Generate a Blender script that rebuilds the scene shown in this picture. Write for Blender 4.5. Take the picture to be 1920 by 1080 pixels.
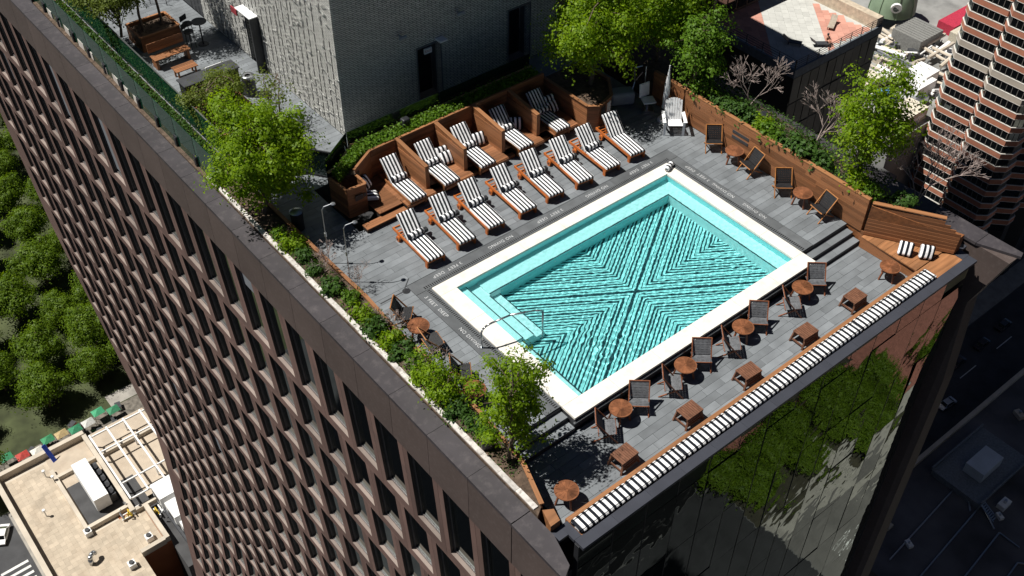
import bpy, bmesh, math, random
import numpy as np
from mathutils import Vector, Matrix
rnd = random.Random(7)
sc = bpy.context.scene
COL = sc.collection
for o in list(bpy.data.objects): bpy.data.objects.remove(o)

# ---------------------------------------------------------------- camera, sky, sun, exposure
cam = bpy.data.cameras.new('camera'); cam.sensor_width = 36; cam.lens = 37.46
cam.clip_start = 0.5; cam.clip_end = 3000
camo = bpy.data.objects.new('camera', cam); COL.objects.link(camo)
camo.matrix_world = Matrix(((0.775281, 0.431697, -0.461061, -13.139),
                            (-0.631588, 0.536735, -0.559475, -13.2104),
                            (0.005944, 0.724951, 0.688775, 22.5), (0, 0, 0, 1)))
sc.camera = camo
SUN = Vector((0.43, -0.37, -1.0))                      # the way the sunlight travels
wld = bpy.data.worlds.new('World'); sc.world = wld; wld.use_nodes = True
wn = wld.node_tree; bg = wn.nodes['Background']
sky = wn.nodes.new('ShaderNodeTexSky'); sky.sky_type = 'NISHITA'; sky.sun_disc = False
sky.sun_elevation = math.radians(60.4)
sky.sun_rotation = math.atan2(-SUN.x, -SUN.y)
sky.altitude = 100; sky.air_density = 0.25; sky.dust_density = 0.05
wn.links.new(sky.outputs[0], bg.inputs[0]); bg.inputs[1].default_value = 0.05
sl = bpy.data.lights.new('sun', 'SUN'); sl.energy = 5.0; sl.angle = math.radians(0.5); sl.color = (1, 0.965, 0.9)
so = bpy.data.objects.new('sun', sl); COL.objects.link(so); so.location = (-60, 60, 140)
so.rotation_euler = SUN.to_track_quat('-Z', 'Y').to_euler()
sl.cycles.is_caustics_light = True
sc.view_settings.view_transform = 'Standard'; sc.view_settings.look = 'None'
sc.view_settings.exposure = 0.35; sc.view_settings.gamma = 1
sc.view_settings.use_curve_mapping = False
sc.cycles.max_bounces = 8; sc.cycles.transparent_max_bounces = 16

# ---------------------------------------------------------------- materials
MATS = {}
def node(nt, t, **kw):
    n = nt.nodes.new(t)
    for k, v in kw.items(): setattr(n, k, v)
    return n
def mixcol(nt, fac, a, b, mode='MIX'):
    m = node(nt, 'ShaderNodeMix', data_type='RGBA', blend_type=mode)
    for k, s in ((0, fac), (6, a), (7, b)):
        if isinstance(s, (int, float)): m.inputs[k].default_value = s
        elif isinstance(s, tuple): m.inputs[k].default_value = (*s, 1) if len(s) == 3 else s
        else: nt.links.new(s, m.inputs[k])
    return m.outputs[2]
def math_(nt, op, a, b=None, c=None):
    m = node(nt, 'ShaderNodeMath', operation=op)
    for i, s in enumerate((a, b, c)):
        if s is None: continue
        if isinstance(s, (int, float)): m.inputs[i].default_value = s
        else: nt.links.new(s, m.inputs[i])
    return m.outputs[0]
def mat(name, col, rough=0.6, var=0.25, scale=3.0, piece=0.0, island=0.0, bump=0.0, bscale=None, grain=None,
        metal=0.0, spec=0.4, speck=0.0, dirt=None, coat=0.0):
    """grain: (sx,sy,sz) stretches the noise in object space (wood); else noise runs in world space."""
    if name in MATS: return MATS[name]
    m = bpy.data.materials.new(name); m.use_nodes = True; MATS[name] = m
    nt = m.node_tree; p = nt.nodes['Principled BSDF']
    p.inputs['Roughness'].default_value = rough; p.inputs['Metallic'].default_value = metal
    p.inputs['Specular IOR Level'].default_value = spec
    if coat: p.inputs['Coat Weight'].default_value = coat
    oi = node(nt, 'ShaderNodeObjectInfo')
    ge = node(nt, 'ShaderNodeNewGeometry')
    if grain:
        tc = node(nt, 'ShaderNodeTexCoord'); mp = node(nt, 'ShaderNodeMapping')
        mp.inputs['Scale'].default_value = grain
        nt.links.new(tc.outputs['Object'], mp.inputs[0]); vec = mp.outputs[0]
    else: vec = ge.outputs['Position']
    nz = node(nt, 'ShaderNodeTexNoise', noise_dimensions='4D')
    nz.inputs['Scale'].default_value = 1.0 if grain else scale; nz.inputs['Detail'].default_value = 6
    nt.links.new(vec, nz.inputs['Vector'])
    nt.links.new(math_(nt, 'MULTIPLY', oi.outputs['Random'], 37.0), nz.inputs['W'])
    lo = tuple(c * (1 - var) for c in col); hi = tuple(min(1, c * (1 + var)) for c in col)
    rmp = node(nt, 'ShaderNodeMapRange'); rmp.inputs[1].default_value = 0.3; rmp.inputs[2].default_value = 0.7
    nt.links.new(nz.outputs[0], rmp.inputs[0])
    c = mixcol(nt, rmp.outputs[0], lo, hi)
    for amt, src in ((piece, oi.outputs['Random']), (island, ge.outputs['Random Per Island'])):
        if amt:
            r = node(nt, 'ShaderNodeMapRange'); r.inputs[3].default_value = 1 - amt; r.inputs[4].default_value = 1 + amt
            nt.links.new(src, r.inputs[0])
            mm = node(nt, 'ShaderNodeVectorMath', operation='SCALE')
            nt.links.new(c, mm.inputs[0]); nt.links.new(r.outputs[0], mm.inputs['Scale']); c = mm.outputs[0]
    if dirt:
        n2 = node(nt, 'ShaderNodeTexNoise'); n2.inputs['Scale'].default_value = dirt[1]; n2.inputs['Detail'].default_value = 8
        n2.inputs['Roughness'].default_value = 0.7
        nt.links.new(ge.outputs['Position'], n2.inputs['Vector'])
        r2 = node(nt, 'ShaderNodeMapRange'); r2.inputs[1].default_value = 0.5; r2.inputs[2].default_value = 0.72
        r2.inputs[4].default_value = dirt[2]
        nt.links.new(n2.outputs[0], r2.inputs[0]); c = mixcol(nt, r2.outputs[0], c, dirt[0])
    nt.links.new(c, p.inputs['Base Color'])
    if bump:
        b = node(nt, 'ShaderNodeBump'); b.inputs['Strength'].default_value = bump; b.inputs['Distance'].default_value = 0.02
        if bscale:
            n3 = node(nt, 'ShaderNodeTexNoise'); n3.inputs['Scale'].default_value = bscale; n3.inputs['Detail'].default_value = 5
            nt.links.new(ge.outputs['Position'], n3.inputs['Vector']); nt.links.new(n3.outputs[0], b.inputs['Height'])
        else: nt.links.new(nz.outputs[0], b.inputs['Height'])
        nt.links.new(b.outputs[0], p.inputs['Normal'])
    return m
def stripes(name, axis, period, dark=(0.012, 0.014, 0.02), light=(0.88, 0.88, 0.89), phase=0.0, duty=0.5):
    if name in MATS: return MATS[name]
    m = bpy.data.materials.new(name); m.use_nodes = True; MATS[name] = m
    nt = m.node_tree; p = nt.nodes['Principled BSDF']; p.inputs['Roughness'].default_value = 0.85
    p.inputs['Specular IOR Level'].default_value = 0.15
    tc = node(nt, 'ShaderNodeTexCoord'); sp = node(nt, 'ShaderNodeSeparateXYZ'); nt.links.new(tc.outputs['Object'], sp.inputs[0])
    nz = node(nt, 'ShaderNodeTexNoise'); nz.inputs['Scale'].default_value = 6; nt.links.new(tc.outputs['Object'], nz.inputs['Vector'])
    x = math_(nt, 'ADD', sp.outputs[axis], math_(nt, 'MULTIPLY', math_(nt, 'SUBTRACT', nz.outputs[0], 0.5), 0.012))
    fr = math_(nt, 'FRACT', math_(nt, 'ADD', math_(nt, 'DIVIDE', x, period), 100 + phase))
    c = mixcol(nt, math_(nt, 'GREATER_THAN', fr, duty), dark, light)
    n2 = node(nt, 'ShaderNodeTexNoise'); n2.inputs['Scale'].default_value = 7; n2.inputs['Detail'].default_value = 4; nt.links.new(tc.outputs['Object'], n2.inputs['Vector'])
    b = node(nt, 'ShaderNodeBump'); b.inputs['Strength'].default_value = 0.9; b.inputs['Distance'].default_value = 0.02
    nt.links.new(n2.outputs[0], b.inputs['Height']); nt.links.new(b.outputs[0], p.inputs['Normal'])
    nt.links.new(c, p.inputs['Base Color']); return m
def leafmat(name, c1, c2, trans=0.4):
    m = bpy.data.materials.new(name); m.use_nodes = True; MATS[name] = m
    nt = m.node_tree; nt.nodes.remove(nt.nodes['Principled BSDF']); out = nt.nodes['Material Output']
    ge = node(nt, 'ShaderNodeNewGeometry')
    nz = node(nt, 'ShaderNodeTexNoise'); nz.inputs['Scale'].default_value = 1.6; nt.links.new(ge.outputs['Position'], nz.inputs['Vector'])
    f = math_(nt, 'MULTIPLY_ADD', ge.outputs['Random Per Island'], 0.6, math_(nt, 'MULTIPLY', nz.outputs[0], 0.4))
    c = mixcol(nt, f, c1, c2)
    d = node(nt, 'ShaderNodeBsdfDiffuse'); t = node(nt, 'ShaderNodeBsdfTranslucent'); g = node(nt, 'ShaderNodeBsdfGlossy')
    g.inputs['Roughness'].default_value = 0.55; g.inputs['Color'].default_value = (1, 1, 1, 1)
    nt.links.new(c, d.inputs[0])
    tcol = mixcol(nt, 1.0, c, (2.0, 1.9, 0.5), 'MULTIPLY'); nt.links.new(tcol, t.inputs[0])
    m1 = node(nt, 'ShaderNodeMixShader'); m1.inputs[0].default_value = trans
    nt.links.new(d.outputs[0], m1.inputs[1]); nt.links.new(t.outputs[0], m1.inputs[2])
    m2 = node(nt, 'ShaderNodeMixShader'); m2.inputs[0].default_value = 0.012
    nt.links.new(m1.outputs[0], m2.inputs[1]); nt.links.new(g.outputs[0], m2.inputs[2])
    nt.links.new(m2.outputs[0], out.inputs[0]); return m
def glassmat(name, tint, refl, through, rough=0.0, tcol=(1, 1, 1), wob=0.0):
    """coated glazing: share `refl` mirrors, share `through` lets light pass, the rest is dark body colour"""
    m = bpy.data.materials.new(name); m.use_nodes = True; MATS[name] = m
    nt = m.node_tree; p = nt.nodes['Principled BSDF']; out = nt.nodes['Material Output']
    p.inputs['Base Color'].default_value = (*tint, 1); p.inputs['Roughness'].default_value = 0.2; p.inputs['Specular IOR Level'].default_value = 0
    g = node(nt, 'ShaderNodeBsdfGlossy'); g.inputs['Roughness'].default_value = rough; g.inputs['Color'].default_value = (0.9, 1.0, 0.97, 1)
    t = node(nt, 'ShaderNodeBsdfTransparent'); t.inputs[0].default_value = (*tcol, 1)
    lw = node(nt, 'ShaderNodeFresnel'); lw.inputs['IOR'].default_value = 1.5
    fac = math_(nt, 'MAXIMUM', math_(nt, 'MULTIPLY', lw.outputs[0], 1.2), refl)
    a = node(nt, 'ShaderNodeMixShader'); a.inputs[0].default_value = through
    nt.links.new(p.outputs[0], a.inputs[1]); nt.links.new(t.outputs[0], a.inputs[2])
    b = node(nt, 'ShaderNodeMixShader'); nt.links.new(fac, b.inputs[0])
    nt.links.new(a.outputs[0], b.inputs[1]); nt.links.new(g.outputs[0], b.inputs[2])
    if wob:
        ge = node(nt, 'ShaderNodeNewGeometry'); nz = node(nt, 'ShaderNodeTexNoise'); nz.inputs['Scale'].default_value = 0.9
        nt.links.new(ge.outputs['Position'], nz.inputs['Vector'])
        bp = node(nt, 'ShaderNodeBump'); bp.inputs['Strength'].default_value = wob; bp.inputs['Distance'].default_value = 0.05
        nt.links.new(nz.outputs[0], bp.inputs['Height']); nt.links.new(bp.outputs[0], g.inputs['Normal'])
    nt.links.new(b.outputs[0], out.inputs[0]); return m

slate = mat('slate', (0.16, 0.174, 0.187), 0.75, 0.22, 1.6, piece=0.17, bump=0.25, bscale=22)
slate_dark = mat('slate_dark', (0.1, 0.107, 0.114), 0.75, 0.2, 2.5, piece=0.15, bump=0.2, bscale=25)
slate_mass = mat('slate_mass', (0.16, 0.174, 0.187), 0.75, 0.22, 1.6, island=0.17, bump=0.25, bscale=22)
grout = mat('grout', (0.035, 0.037, 0.04), 0.9)
ipe = mat('ipe_wood', (0.235, 0.1, 0.043), 0.55, 0.4, grain=(1.2, 14, 14), piece=0.3, bump=0.15)
ipe_mass = mat('ipe_mass', (0.22, 0.088, 0.034), 0.55, 0.4, 9, island=0.3)
ipe_cap = mat('ipe_cap', (0.27, 0.122, 0.052), 0.55, 0.35, grain=(1.0, 10, 10), piece=0.18)
ipe_light = mat('pale_wood', (0.46, 0.29, 0.13), 0.6, 0.3, grain=(1.0, 10, 10), piece=0.15)
teak = mat('orange_teak', (0.42, 0.115, 0.022), 0.42, 0.25, 6, piece=0.06)
walnut = mat('brown_wood', (0.17, 0.066, 0.03), 0.4, 0.35, 7, island=0.42)
stoolwood = mat('stool_wood', (0.15, 0.068, 0.04), 0.5, 0.35, 8, island=0.25)
strap = mat('grey_strap', (0.12, 0.125, 0.135), 0.7, 0.3, 12, island=0.3)
blackstrap = mat('black_strap', (0.018, 0.018, 0.02), 0.6, 0.3, 12, island=0.3)
stone_w = mat('white_coping', (0.72, 0.69, 0.63), 0.6, 0.06, 5, piece=0.03, dirt=((0.5, 0.46, 0.39), 2.2, 0.55))
edging = mat('pale_edging', (0.52, 0.49, 0.46), 0.85, 0.25, 4, piece=0.1, bump=0.3, dirt=((0.12, 0.1, 0.08), 6.0, 0.8))
soil = mat('soil', (0.085, 0.058, 0.04), 0.95, 0.6, 7, bump=1.0, bscale=14)
precast = mat('precast', (0.158, 0.098, 0.083), 0.75, 0.15, 0.8, piece=0.2, bump=0.06, bscale=9, dirt=((0.085, 0.06, 0.054), 1.3, 0.55))
precast_m = mat('precast_mass', (0.158, 0.098, 0.083), 0.75, 0.15, 0.8, island=0.1)
fasc = mat('fascia_stone', (0.085, 0.064, 0.058), 0.6, 0.12, 0.7, piece=0.08, dirt=((0.3, 0.26, 0.25), 7.0, 0.12))
capst = mat('cap_stone', (0.044, 0.039, 0.043), 0.55, 0.2, 1.2, piece=0.1, dirt=((0.16, 0.14, 0.14), 4.0, 0.3))
metal_cap = mat('grey_metal_cap', (0.062, 0.066, 0.082), 0.4, 0.12, 1.5, metal=0.3)
blackmet = mat('black_metal', (0.02, 0.021, 0.024), 0.45, 0.2, 5)
charcoal = mat('charcoal_panel', (0.045, 0.047, 0.052), 0.5, 0.2, 3)
steel = mat('steel', (0.5, 0.52, 0.54), 0.28, 0.1, 8, metal=0.9)
whitepl = mat('white_plastic', (0.78, 0.79, 0.8), 0.4, 0.05, 3)
whitebox = mat('white_paint', (0.8, 0.8, 0.79), 0.6, 0.06, 0.6, dirt=((0.5, 0.48, 0.44), 1.2, 0.3))
greyvin = mat('grey_vinyl', (0.3, 0.33, 0.36), 0.5, 0.1, 3)
bark = mat('bark', (0.13, 0.095, 0.07), 0.9, 0.4, 8, bump=0.4)
twig = mat('bare_twig', (0.3, 0.24, 0.22), 0.9, 0.4, 6)
letter = mat('white_lettering', (0.5, 0.51, 0.52), 0.8, 0.3, 20)
st_len = stripes('stripe_cushion', 0, 0.128, phase=0.25)
st_bench = stripes('stripe_bench', 0, 0.185, duty=0.47, light=(.8, .8, .8))
st_pil = stripes('stripe_pillow', 0, 0.16)
lime = leafmat('leaf_lime', (0.05, 0.115, 0.003), (0.25, 0.37, 0.008), 0.46)
green = leafmat('leaf_green', (0.04, 0.095, 0.006), (0.13, 0.24, 0.015), 0.35)
deep = leafmat('leaf_deep', (0.022, 0.055, 0.01), (0.06, 0.125, 0.02), 0.25)
olive = leafmat('leaf_pine', (0.06, 0.09, 0.012), (0.15, 0.19, 0.03), 0.3)
parkleaf = leafmat('leaf_park', (0.035, 0.08, 0.005), (0.155, 0.235, 0.012), 0.36)
tower_glass = glassmat('curtain_glass', (0.003, 0.005, 0.005), 0.1, 0.0, wob=0.14)
top_glass = glassmat('top_glass', (0.01, 0.016, 0.014), 0.1, 0.5, tcol=(0.6, 0.8, 0.7))
win_glass = glassmat('window_glass', (0.005, 0.006, 0.007), 0.16, 0.0)
green_glass = glassmat('green_glass', (0.02, 0.13, 0.075), 0.07, 0.72, tcol=(0.5, 0.86, 0.68))
clear_glass = glassmat('clear_glass', (0.06, 0.12, 0.1), 0.1, 0.86, tcol=(0.82, 0.95, 0.9))

# ---------------------------------------------------------------- mesh helpers
BOXF = [(0, 2, 3, 1), (4, 5, 7, 6), (0, 1, 5, 4), (2, 6, 7, 3), (0, 4, 6, 2), (1, 3, 7, 5)]
class MB:
    def __init__(s): s.v = []; s.f = []; s.m = []
    def add(s, v, f, m=0):
        b = len(s.v); s.v += [tuple(p) for p in v]; s.f += [tuple(b + i for i in q) for q in f]; s.m += [m] * len(f); return s
    def box(s, x0, x1, y0, y1, z0, z1, m=0):
        return s.add([(x, y, z) for z in (z0, z1) for y in (y0, y1) for x in (x0, x1)], BOXF, m)
    def beam(s, p0, p1, w, h, m=0, up=(0, 0, 1)):
        p0, p1 = Vector(p0), Vector(p1); d = (p1 - p0).normalized(); a = d.cross(Vector(up))
        if a.length < 1e-4: a = d.cross(Vector((0, 1, 0)))
        a.normalize(); b = a.cross(d)
        return s.add([p + a * (i * w / 2) + b * (j * h / 2) for j in (-1, 1) for i in (-1, 1) for p in (p0, p1)], BOXF, m)
    def cyl(s, p0, p1, r0, r1=None, n=10, m=0, caps=True):
        r1 = r0 if r1 is None else r1
        p0, p1 = Vector(p0), Vector(p1); d = (p1 - p0).normalized(); a = d.cross(Vector((0, 0, 1)))
        if a.length < 1e-3: a = Vector((1, 0, 0))
        a.normalize(); b = d.cross(a); v = []
        for p, r in ((p0, r0), (p1, r1)):
            v += [p + (a * math.cos(t) + b * math.sin(t)) * r for t in (2 * math.pi * k / n for k in range(n))]
        f = [(k, (k + 1) % n, n + (k + 1) % n, n + k) for k in range(n)]
        if caps: f += [tuple(range(n))[::-1], tuple(range(n, 2 * n))]
        return s.add(v, f, m)
    def prism(s, poly, z0, z1, m=0):
        n = len(poly)
        zz0 = z0 if isinstance(z0, (list, tuple)) else [z0] * n; zz1 = z1 if isinstance(z1, (list, tuple)) else [z1] * n
        v = [(p[0], p[1], z) for p, z in zip(poly, zz0)] + [(p[0], p[1], z) for p, z in zip(poly, zz1)]
        f = [tuple(range(n))[::-1], tuple(range(n, 2 * n))] + [(k, (k + 1) % n, n + (k + 1) % n, n + k) for k in range(n)]
        return s.add(v, f, m)
    def lathe(s, prof, n=16, m=0, c=(0, 0)):
        v = []; k = len(prof)
        for i in range(n):
            t = 2 * math.pi * i / n
            v += [(c[0] + r * math.cos(t), c[1] + r * math.sin(t), z) for r, z in prof]
        f = [(i * k + j, ((i + 1) % n) * k + j, ((i + 1) % n) * k + j + 1, i * k + j + 1) for i in range(n) for j in range(k - 1)]
        return s.add(v, f, m)
    def mesh(s, name, mats, smooth=False):
        me = bpy.data.meshes.new(name); me.from_pydata(s.v, [], s.f)
        for q in (mats if isinstance(mats, (list, tuple)) else [mats]): me.materials.append(q)
        if any(s.m): me.polygons.foreach_set('material_index', s.m)
        if smooth: me.shade_smooth()
        me.update(); return me
    def build(s, name, mats, parent=None, smooth=False, **kw):
        return link(name, s.mesh(name, mats, smooth), parent, **kw)
def link(name, me, parent=None, loc=(0, 0, 0), rot=None, scale=None, matrix=None, world=False):
    o = bpy.data.objects.new(name, me); COL.objects.link(o)
    if matrix is not None: o.matrix_world = matrix; o.matrix_basis = matrix
    else:
        o.location = loc
        if rot is not None: o.rotation_euler = rot
        if scale is not None: o.scale = scale
    if parent is not None:
        o.parent = parent
        if world: o.matrix_parent_inverse = parent.matrix_basis.inverted()
    return o
def tag(o, label, cat, group=None, kind=None):
    if label: o['label'] = label
    if cat: o['category'] = cat
    if group: o['group'] = group
    if kind: o['kind'] = kind
    return o
def thing(name, label, cat, loc=(0, 0, 0), rotz=0.0, group=None):
    o = bpy.data.objects.new(name, None); COL.objects.link(o); o.empty_display_size = 0.2
    o.location = loc; o.rotation_euler = (0, 0, rotz); o.matrix_basis = Matrix.Translation(loc) @ Matrix.Rotation(rotz, 4, 'Z')
    return tag(o, label, cat, group)
def struct(o): o['kind'] = 'structure'; return o
def dup(root, loc, rotz, label, group=None):
    r = root.copy(); COL.objects.link(r); r.location = loc; r.rotation_euler = (0, 0, rotz); r['label'] = label
    if group: r['group'] = group
    for ch in root.children:
        c = ch.copy(); COL.objects.link(c); c.parent = r
        for g in ch.children:
            d = g.copy(); COL.objects.link(d); d.parent = c
    return r
UNIT = {}
def unit(m):
    if m.name not in UNIT: UNIT[m.name] = MB().box(-.5, .5, -.5, .5, -.5, .5).mesh('board_' + m.name, m)
    return UNIT[m.name]
def board(name, parent, p0, p1, w, h, m, up=(0, 0, 1)):
    """a plank from p0 to p1 (world), w across, h along `up`"""
    p0, p1 = Vector(p0), Vector(p1); d = p1 - p0; L = d.length; x = d.normalized(); y = Vector(up).cross(x).normalized(); z = x.cross(y)
    M4 = Matrix(((x.x * L, y.x * w, z.x * h, 0), (x.y * L, y.y * w, z.y * h, 0), (x.z * L, y.z * w, z.z * h, 0), (0, 0, 0, 1)))
    M4.translation = (p0 + p1) / 2
    return link(name, unit(m), parent, matrix=M4, world=True)
def rbox(sx, sy, sz, r, m, seg=3, sub=0, puff=0.0):
    bm = bmesh.new(); bmesh.ops.create_cube(bm, size=1)
    for v in bm.verts: v.co = Vector((v.co.x * sx, v.co.y * sy, v.co.z * sz))
    if sub: bmesh.ops.subdivide_edges(bm, edges=bm.edges[:], cuts=sub, use_grid_fill=True)
    bmesh.ops.bevel(bm, geom=[e for e in bm.edges if len(e.link_faces) == 2 and e.calc_face_angle(0) > 0.5], offset=r, segments=seg, profile=0.5, affect='EDGES')
    if puff:
        for v in bm.verts:
            k = (1 - (2 * v.co.x / sx) ** 2) * (1 - (2 * v.co.y / sy) ** 2)
            v.co.z += puff * max(0, k) * (1 if v.co.z > 0 else -0.3)
    me = bpy.data.meshes.new('soft'); bm.to_mesh(me); bm.free(); me.materials.append(m); me.shade_smooth(); return me

def textmesh(cu):
    t = bpy.data.objects.new('words', cu); COL.objects.link(t); me = bpy.data.meshes.new_from_object(t); bpy.data.objects.remove(t); return me
# ---------------------------------------------------------------- plants
def leaves_mesh(name, pts, size, m, seed, flat=0.45, aspect=0.62):
    r = np.random.default_rng(seed); n = len(pts)
    nrm = r.normal(size=(n, 3)); nrm[:, 2] = np.abs(nrm[:, 2]) + flat; nrm /= np.linalg.norm(nrm, axis=1)[:, None]
    t = r.normal(size=(n, 3)); a = np.cross(nrm, t); a /= np.linalg.norm(a, axis=1)[:, None] + 1e-9; b = np.cross(nrm, a)
    s = size * r.uniform(0.6, 1.35, n)[:, None]
    v = np.stack([pts - a * s * .5, pts + b * s * aspect * .5 - a * s * .05, pts + a * s * .5, pts - b * s * aspect * .5 - a * s * .05], 1).reshape(-1, 3)
    me = bpy.data.meshes.new(name); me.vertices.add(4 * n); me.vertices.foreach_set('co', v.astype(np.float32).ravel())
    me.loops.add(4 * n); me.loops.foreach_set('vertex_index', np.arange(4 * n, dtype=np.int32))
    me.polygons.add(n); me.polygons.foreach_set('loop_start', np.arange(0, 4 * n, 4, dtype=np.int32)); me.polygons.foreach_set('loop_total', np.full(n, 4, np.int32))
    me.materials.append(m); me.update(calc_edges=True); me.validate(); return me
def tree_parts(seed, crown, trunk_h, trunk_r, clumps, per, spread, leaf, lm, wood=bark, lean=(0, 0), stems=1, start=0.25, shell=0.55, droop=0.0):
    """crown=(rx,ry,rz,cz) ellipsoid about (lean, cz). Returns (trunk mesh, crown mesh)."""
    r = random.Random(seed); rx, ry, rz, cz = crown; C = []
    while len(C) < clumps:
        p = Vector((r.uniform(-1, 1), r.uniform(-1, 1), r.uniform(-1, 1)))
        if p.length > 1 or p.length < shell * r.random() ** 0.5: continue
        wob = 0.8 + 0.24 * math.sin(3 * math.atan2(p.y, p.x) + seed) * math.cos(2.3 * p.z + seed * .7) + .17 * math.sin(7 * math.atan2(p.y, p.x) + 5 * p.z + seed)
        C.append(Vector((lean[0] + p.x * rx * wob, lean[1] + p.y * ry * wob, cz + p.z * rz * wob)))
    w = MB(); tops = []
    for s in range(stems):
        a = 2 * math.pi * s / stems + r.random(); off = 0.0 if stems == 1 else 0.12 * rx
        base = Vector((off * math.cos(a), off * math.sin(a), 0)); top = Vector((lean[0] + base.x * 3.5, lean[1] + base.y * 3.5, cz + rz * 0.45)); prev = base; pts = [base]; k = 6
        for i in range(1, k + 1):
            t = i / k; q = base.lerp(top, t) + Vector((r.uniform(-1, 1), r.uniform(-1, 1), 0)) * 0.05 * rx * (t < 1)
            w.cyl(prev, q, trunk_r * (1 - .8 * (i - 1) / k), trunk_r * (1 - .8 * t), 7, caps=False); prev = q; pts.append(q)
        tops.append(pts)
    for c in C:
        pts = tops[r.randrange(stems)]; cand = [q for q in pts[1:] if q.z < c.z + 0.1 and q.z > trunk_h * 0.6] or [pts[2]]
        st = cand[-1] if r.random() < .5 else r.choice(cand); L = (c - st).length; mid = st.lerp(c, 0.5) + Vector((0, 0, 0.1 * L))
        r0 = trunk_r * 0.32
        w.cyl(st, mid, r0, r0 * .6, 5, caps=False); w.cyl(mid, c, r0 * .6, r0 * .25, 4, caps=False)
    g = np.random.default_rng(seed); P = []
    for c in C:
        n = int(per * r.uniform(.4, 1.6)); k_ = r.uniform(.7, 1.35); q = g.normal(size=(n, 3)) * np.array([spread * k_, spread * k_, spread * k_ * .6]) + np.array(c)
        q[:, 2] -= droop * np.hypot(q[:, 0] - lean[0], q[:, 1] - lean[1]) * 0.2; P.append(q)
    P = np.concatenate(P); P[:, 2] = np.maximum(P[:, 2], 0.03)
    return w.mesh('trunk', wood, True), leaves_mesh('crown', P, leaf, lm, seed)
def plant(name, label, cat, loc, parts, group=None, rotz=0.0, names=('trunk', 'crown'), scale=1.0):
    t = thing(name, label, cat, loc, rotz, group)
    link(names[0], parts[0], t, scale=(scale,) * 3); link(names[1], parts[1], t, scale=(scale,) * 3); return t
def bare(seed, h, r0, spread, depth=5):
    r = random.Random(seed); w = MB()
    def grow(p, d, L, rad, k):
        q = p + d * L; w.cyl(p, q, rad, rad * .68, 5 if k > 2 else 4, caps=False)
        if k == 0: return
        for i in range(r.choice((2, 3, 3)) if k > 1 else 3):
            e = (d + Vector((r.uniform(-1, 1), r.uniform(-1, 1), r.uniform(-.35, .75))) * spread).normalized()
            grow(q, e, L * r.uniform(.62, .9), max(rad * .62, .006), k - 1)
    for s in range(3): grow(Vector((0, 0, 0)), Vector((r.uniform(-.6, .6), r.uniform(-.6, .6), 1)).normalized(), h * .3, r0, depth)
    return w

# ================================================================ THE SETTING
G = -150.0
asphalt = mat('asphalt', (0.055, 0.056, 0.06), 0.9, 0.25, 0.3, dirt=((0.03, 0.03, 0.032), 0.15, 0.6))
paving = mat('pavement_concrete', (0.3, 0.28, 0.25), 0.85, 0.2, 0.4, dirt=((0.14, 0.13, 0.12), 0.3, 0.6))
brickpave = mat('brick_paving', (0.25, 0.1, 0.075), 0.85, 0.2, 1.0)
lawn = mat('park_ground', (0.05, 0.06, 0.025), 0.95, 0.5, 0.25)
concroad = mat('concrete_road', (0.13, 0.122, 0.114), 0.85, 0.3, 0.15, dirt=((.07, .066, .062), .12, .7))
struct(MB().box(-1400, 1400, -1400, 1400, G - 2, G).build('ground', mat('city_ground', (0.1, 0.098, 0.095), 0.9, 0.3, 0.05)))
def sheet(name, x0, x1, y0, y1, dz, m):
    return struct(MB().box(x0, x1, y0, y1, G + 0.001, G + dz).build(name, m))
sheet('park_lawn', -120, 62, 139, 360, 0.02, lawn)
sheet('park_path', 14, 34, 151.5, 155, 0.026, paving); sheet('park_path', -12, 34, 144.6, 151.3, 0.026, mat('park_gravel', (.14, .125, .105), .95, .5, 1.2)); sheet('park_path', -40, -4, 205, 210, 0.026, paving)
sheet('street', -60, -12.7, -300, 150, 0.008, asphalt)
sheet('pavement', -12.6, 40, 96, 138.5, 0.13, paving)
sheet('front_road', 98.2, 330, -48, -30, 0.012, concroad)
sheet('pavement', 98.2, 330, -51, -48.2, 0.14, paving); sheet('pavement', 98.2, 330, -29.8, -22, 0.14, paving)
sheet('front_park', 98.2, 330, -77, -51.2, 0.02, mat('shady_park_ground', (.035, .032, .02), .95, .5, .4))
sheet('cross_street', 18, 98, -62.8, -4, 0.01, mat('dark_asphalt', (.022, .022, .024), .85, .3, .3))  # dark sheet extending the tower's shadow, shade put into its colour
sheet('brick_plaza', 98.2, 150, -69, -66.4, 0.03, brickpave); sheet('park_path', 118.5, 122.5, -66.3, -51.3, .03, paving); sheet('pavement', 98.2, 150, -66.3, -65.8, 0.04, paving)
sheet('brick_plaza', 146, 190, -70, -51.4, 0.16, brickpave)
sheet('side_street', 88, 300, 36, 52, 0.008, asphalt); sheet('pavement', 88, 300, 52.2, 57, 0.14, paving)
cwm = mat('road_paint', (0.62, 0.62, 0.6), 0.8, 0.15, 1.0)
for k in range(11):
    struct(MB().box(-18.4, -13.4, 112 + k * 1.4, 112.55 + k * 1.4, G + .008, G + .013).build('crosswalk_stripe', cwm))
for k in range(8): struct(MB().box(104 + k * 24, 114 + k * 24, -39.2, -38.9, G + .012, G + .017).build('lane_marking', cwm))
for k in range(10): struct(MB().box(90 + k * 14, 96 + k * 14, 44, 44.2, G + .008, G + .013).build('lane_marking', cwm))

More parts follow.
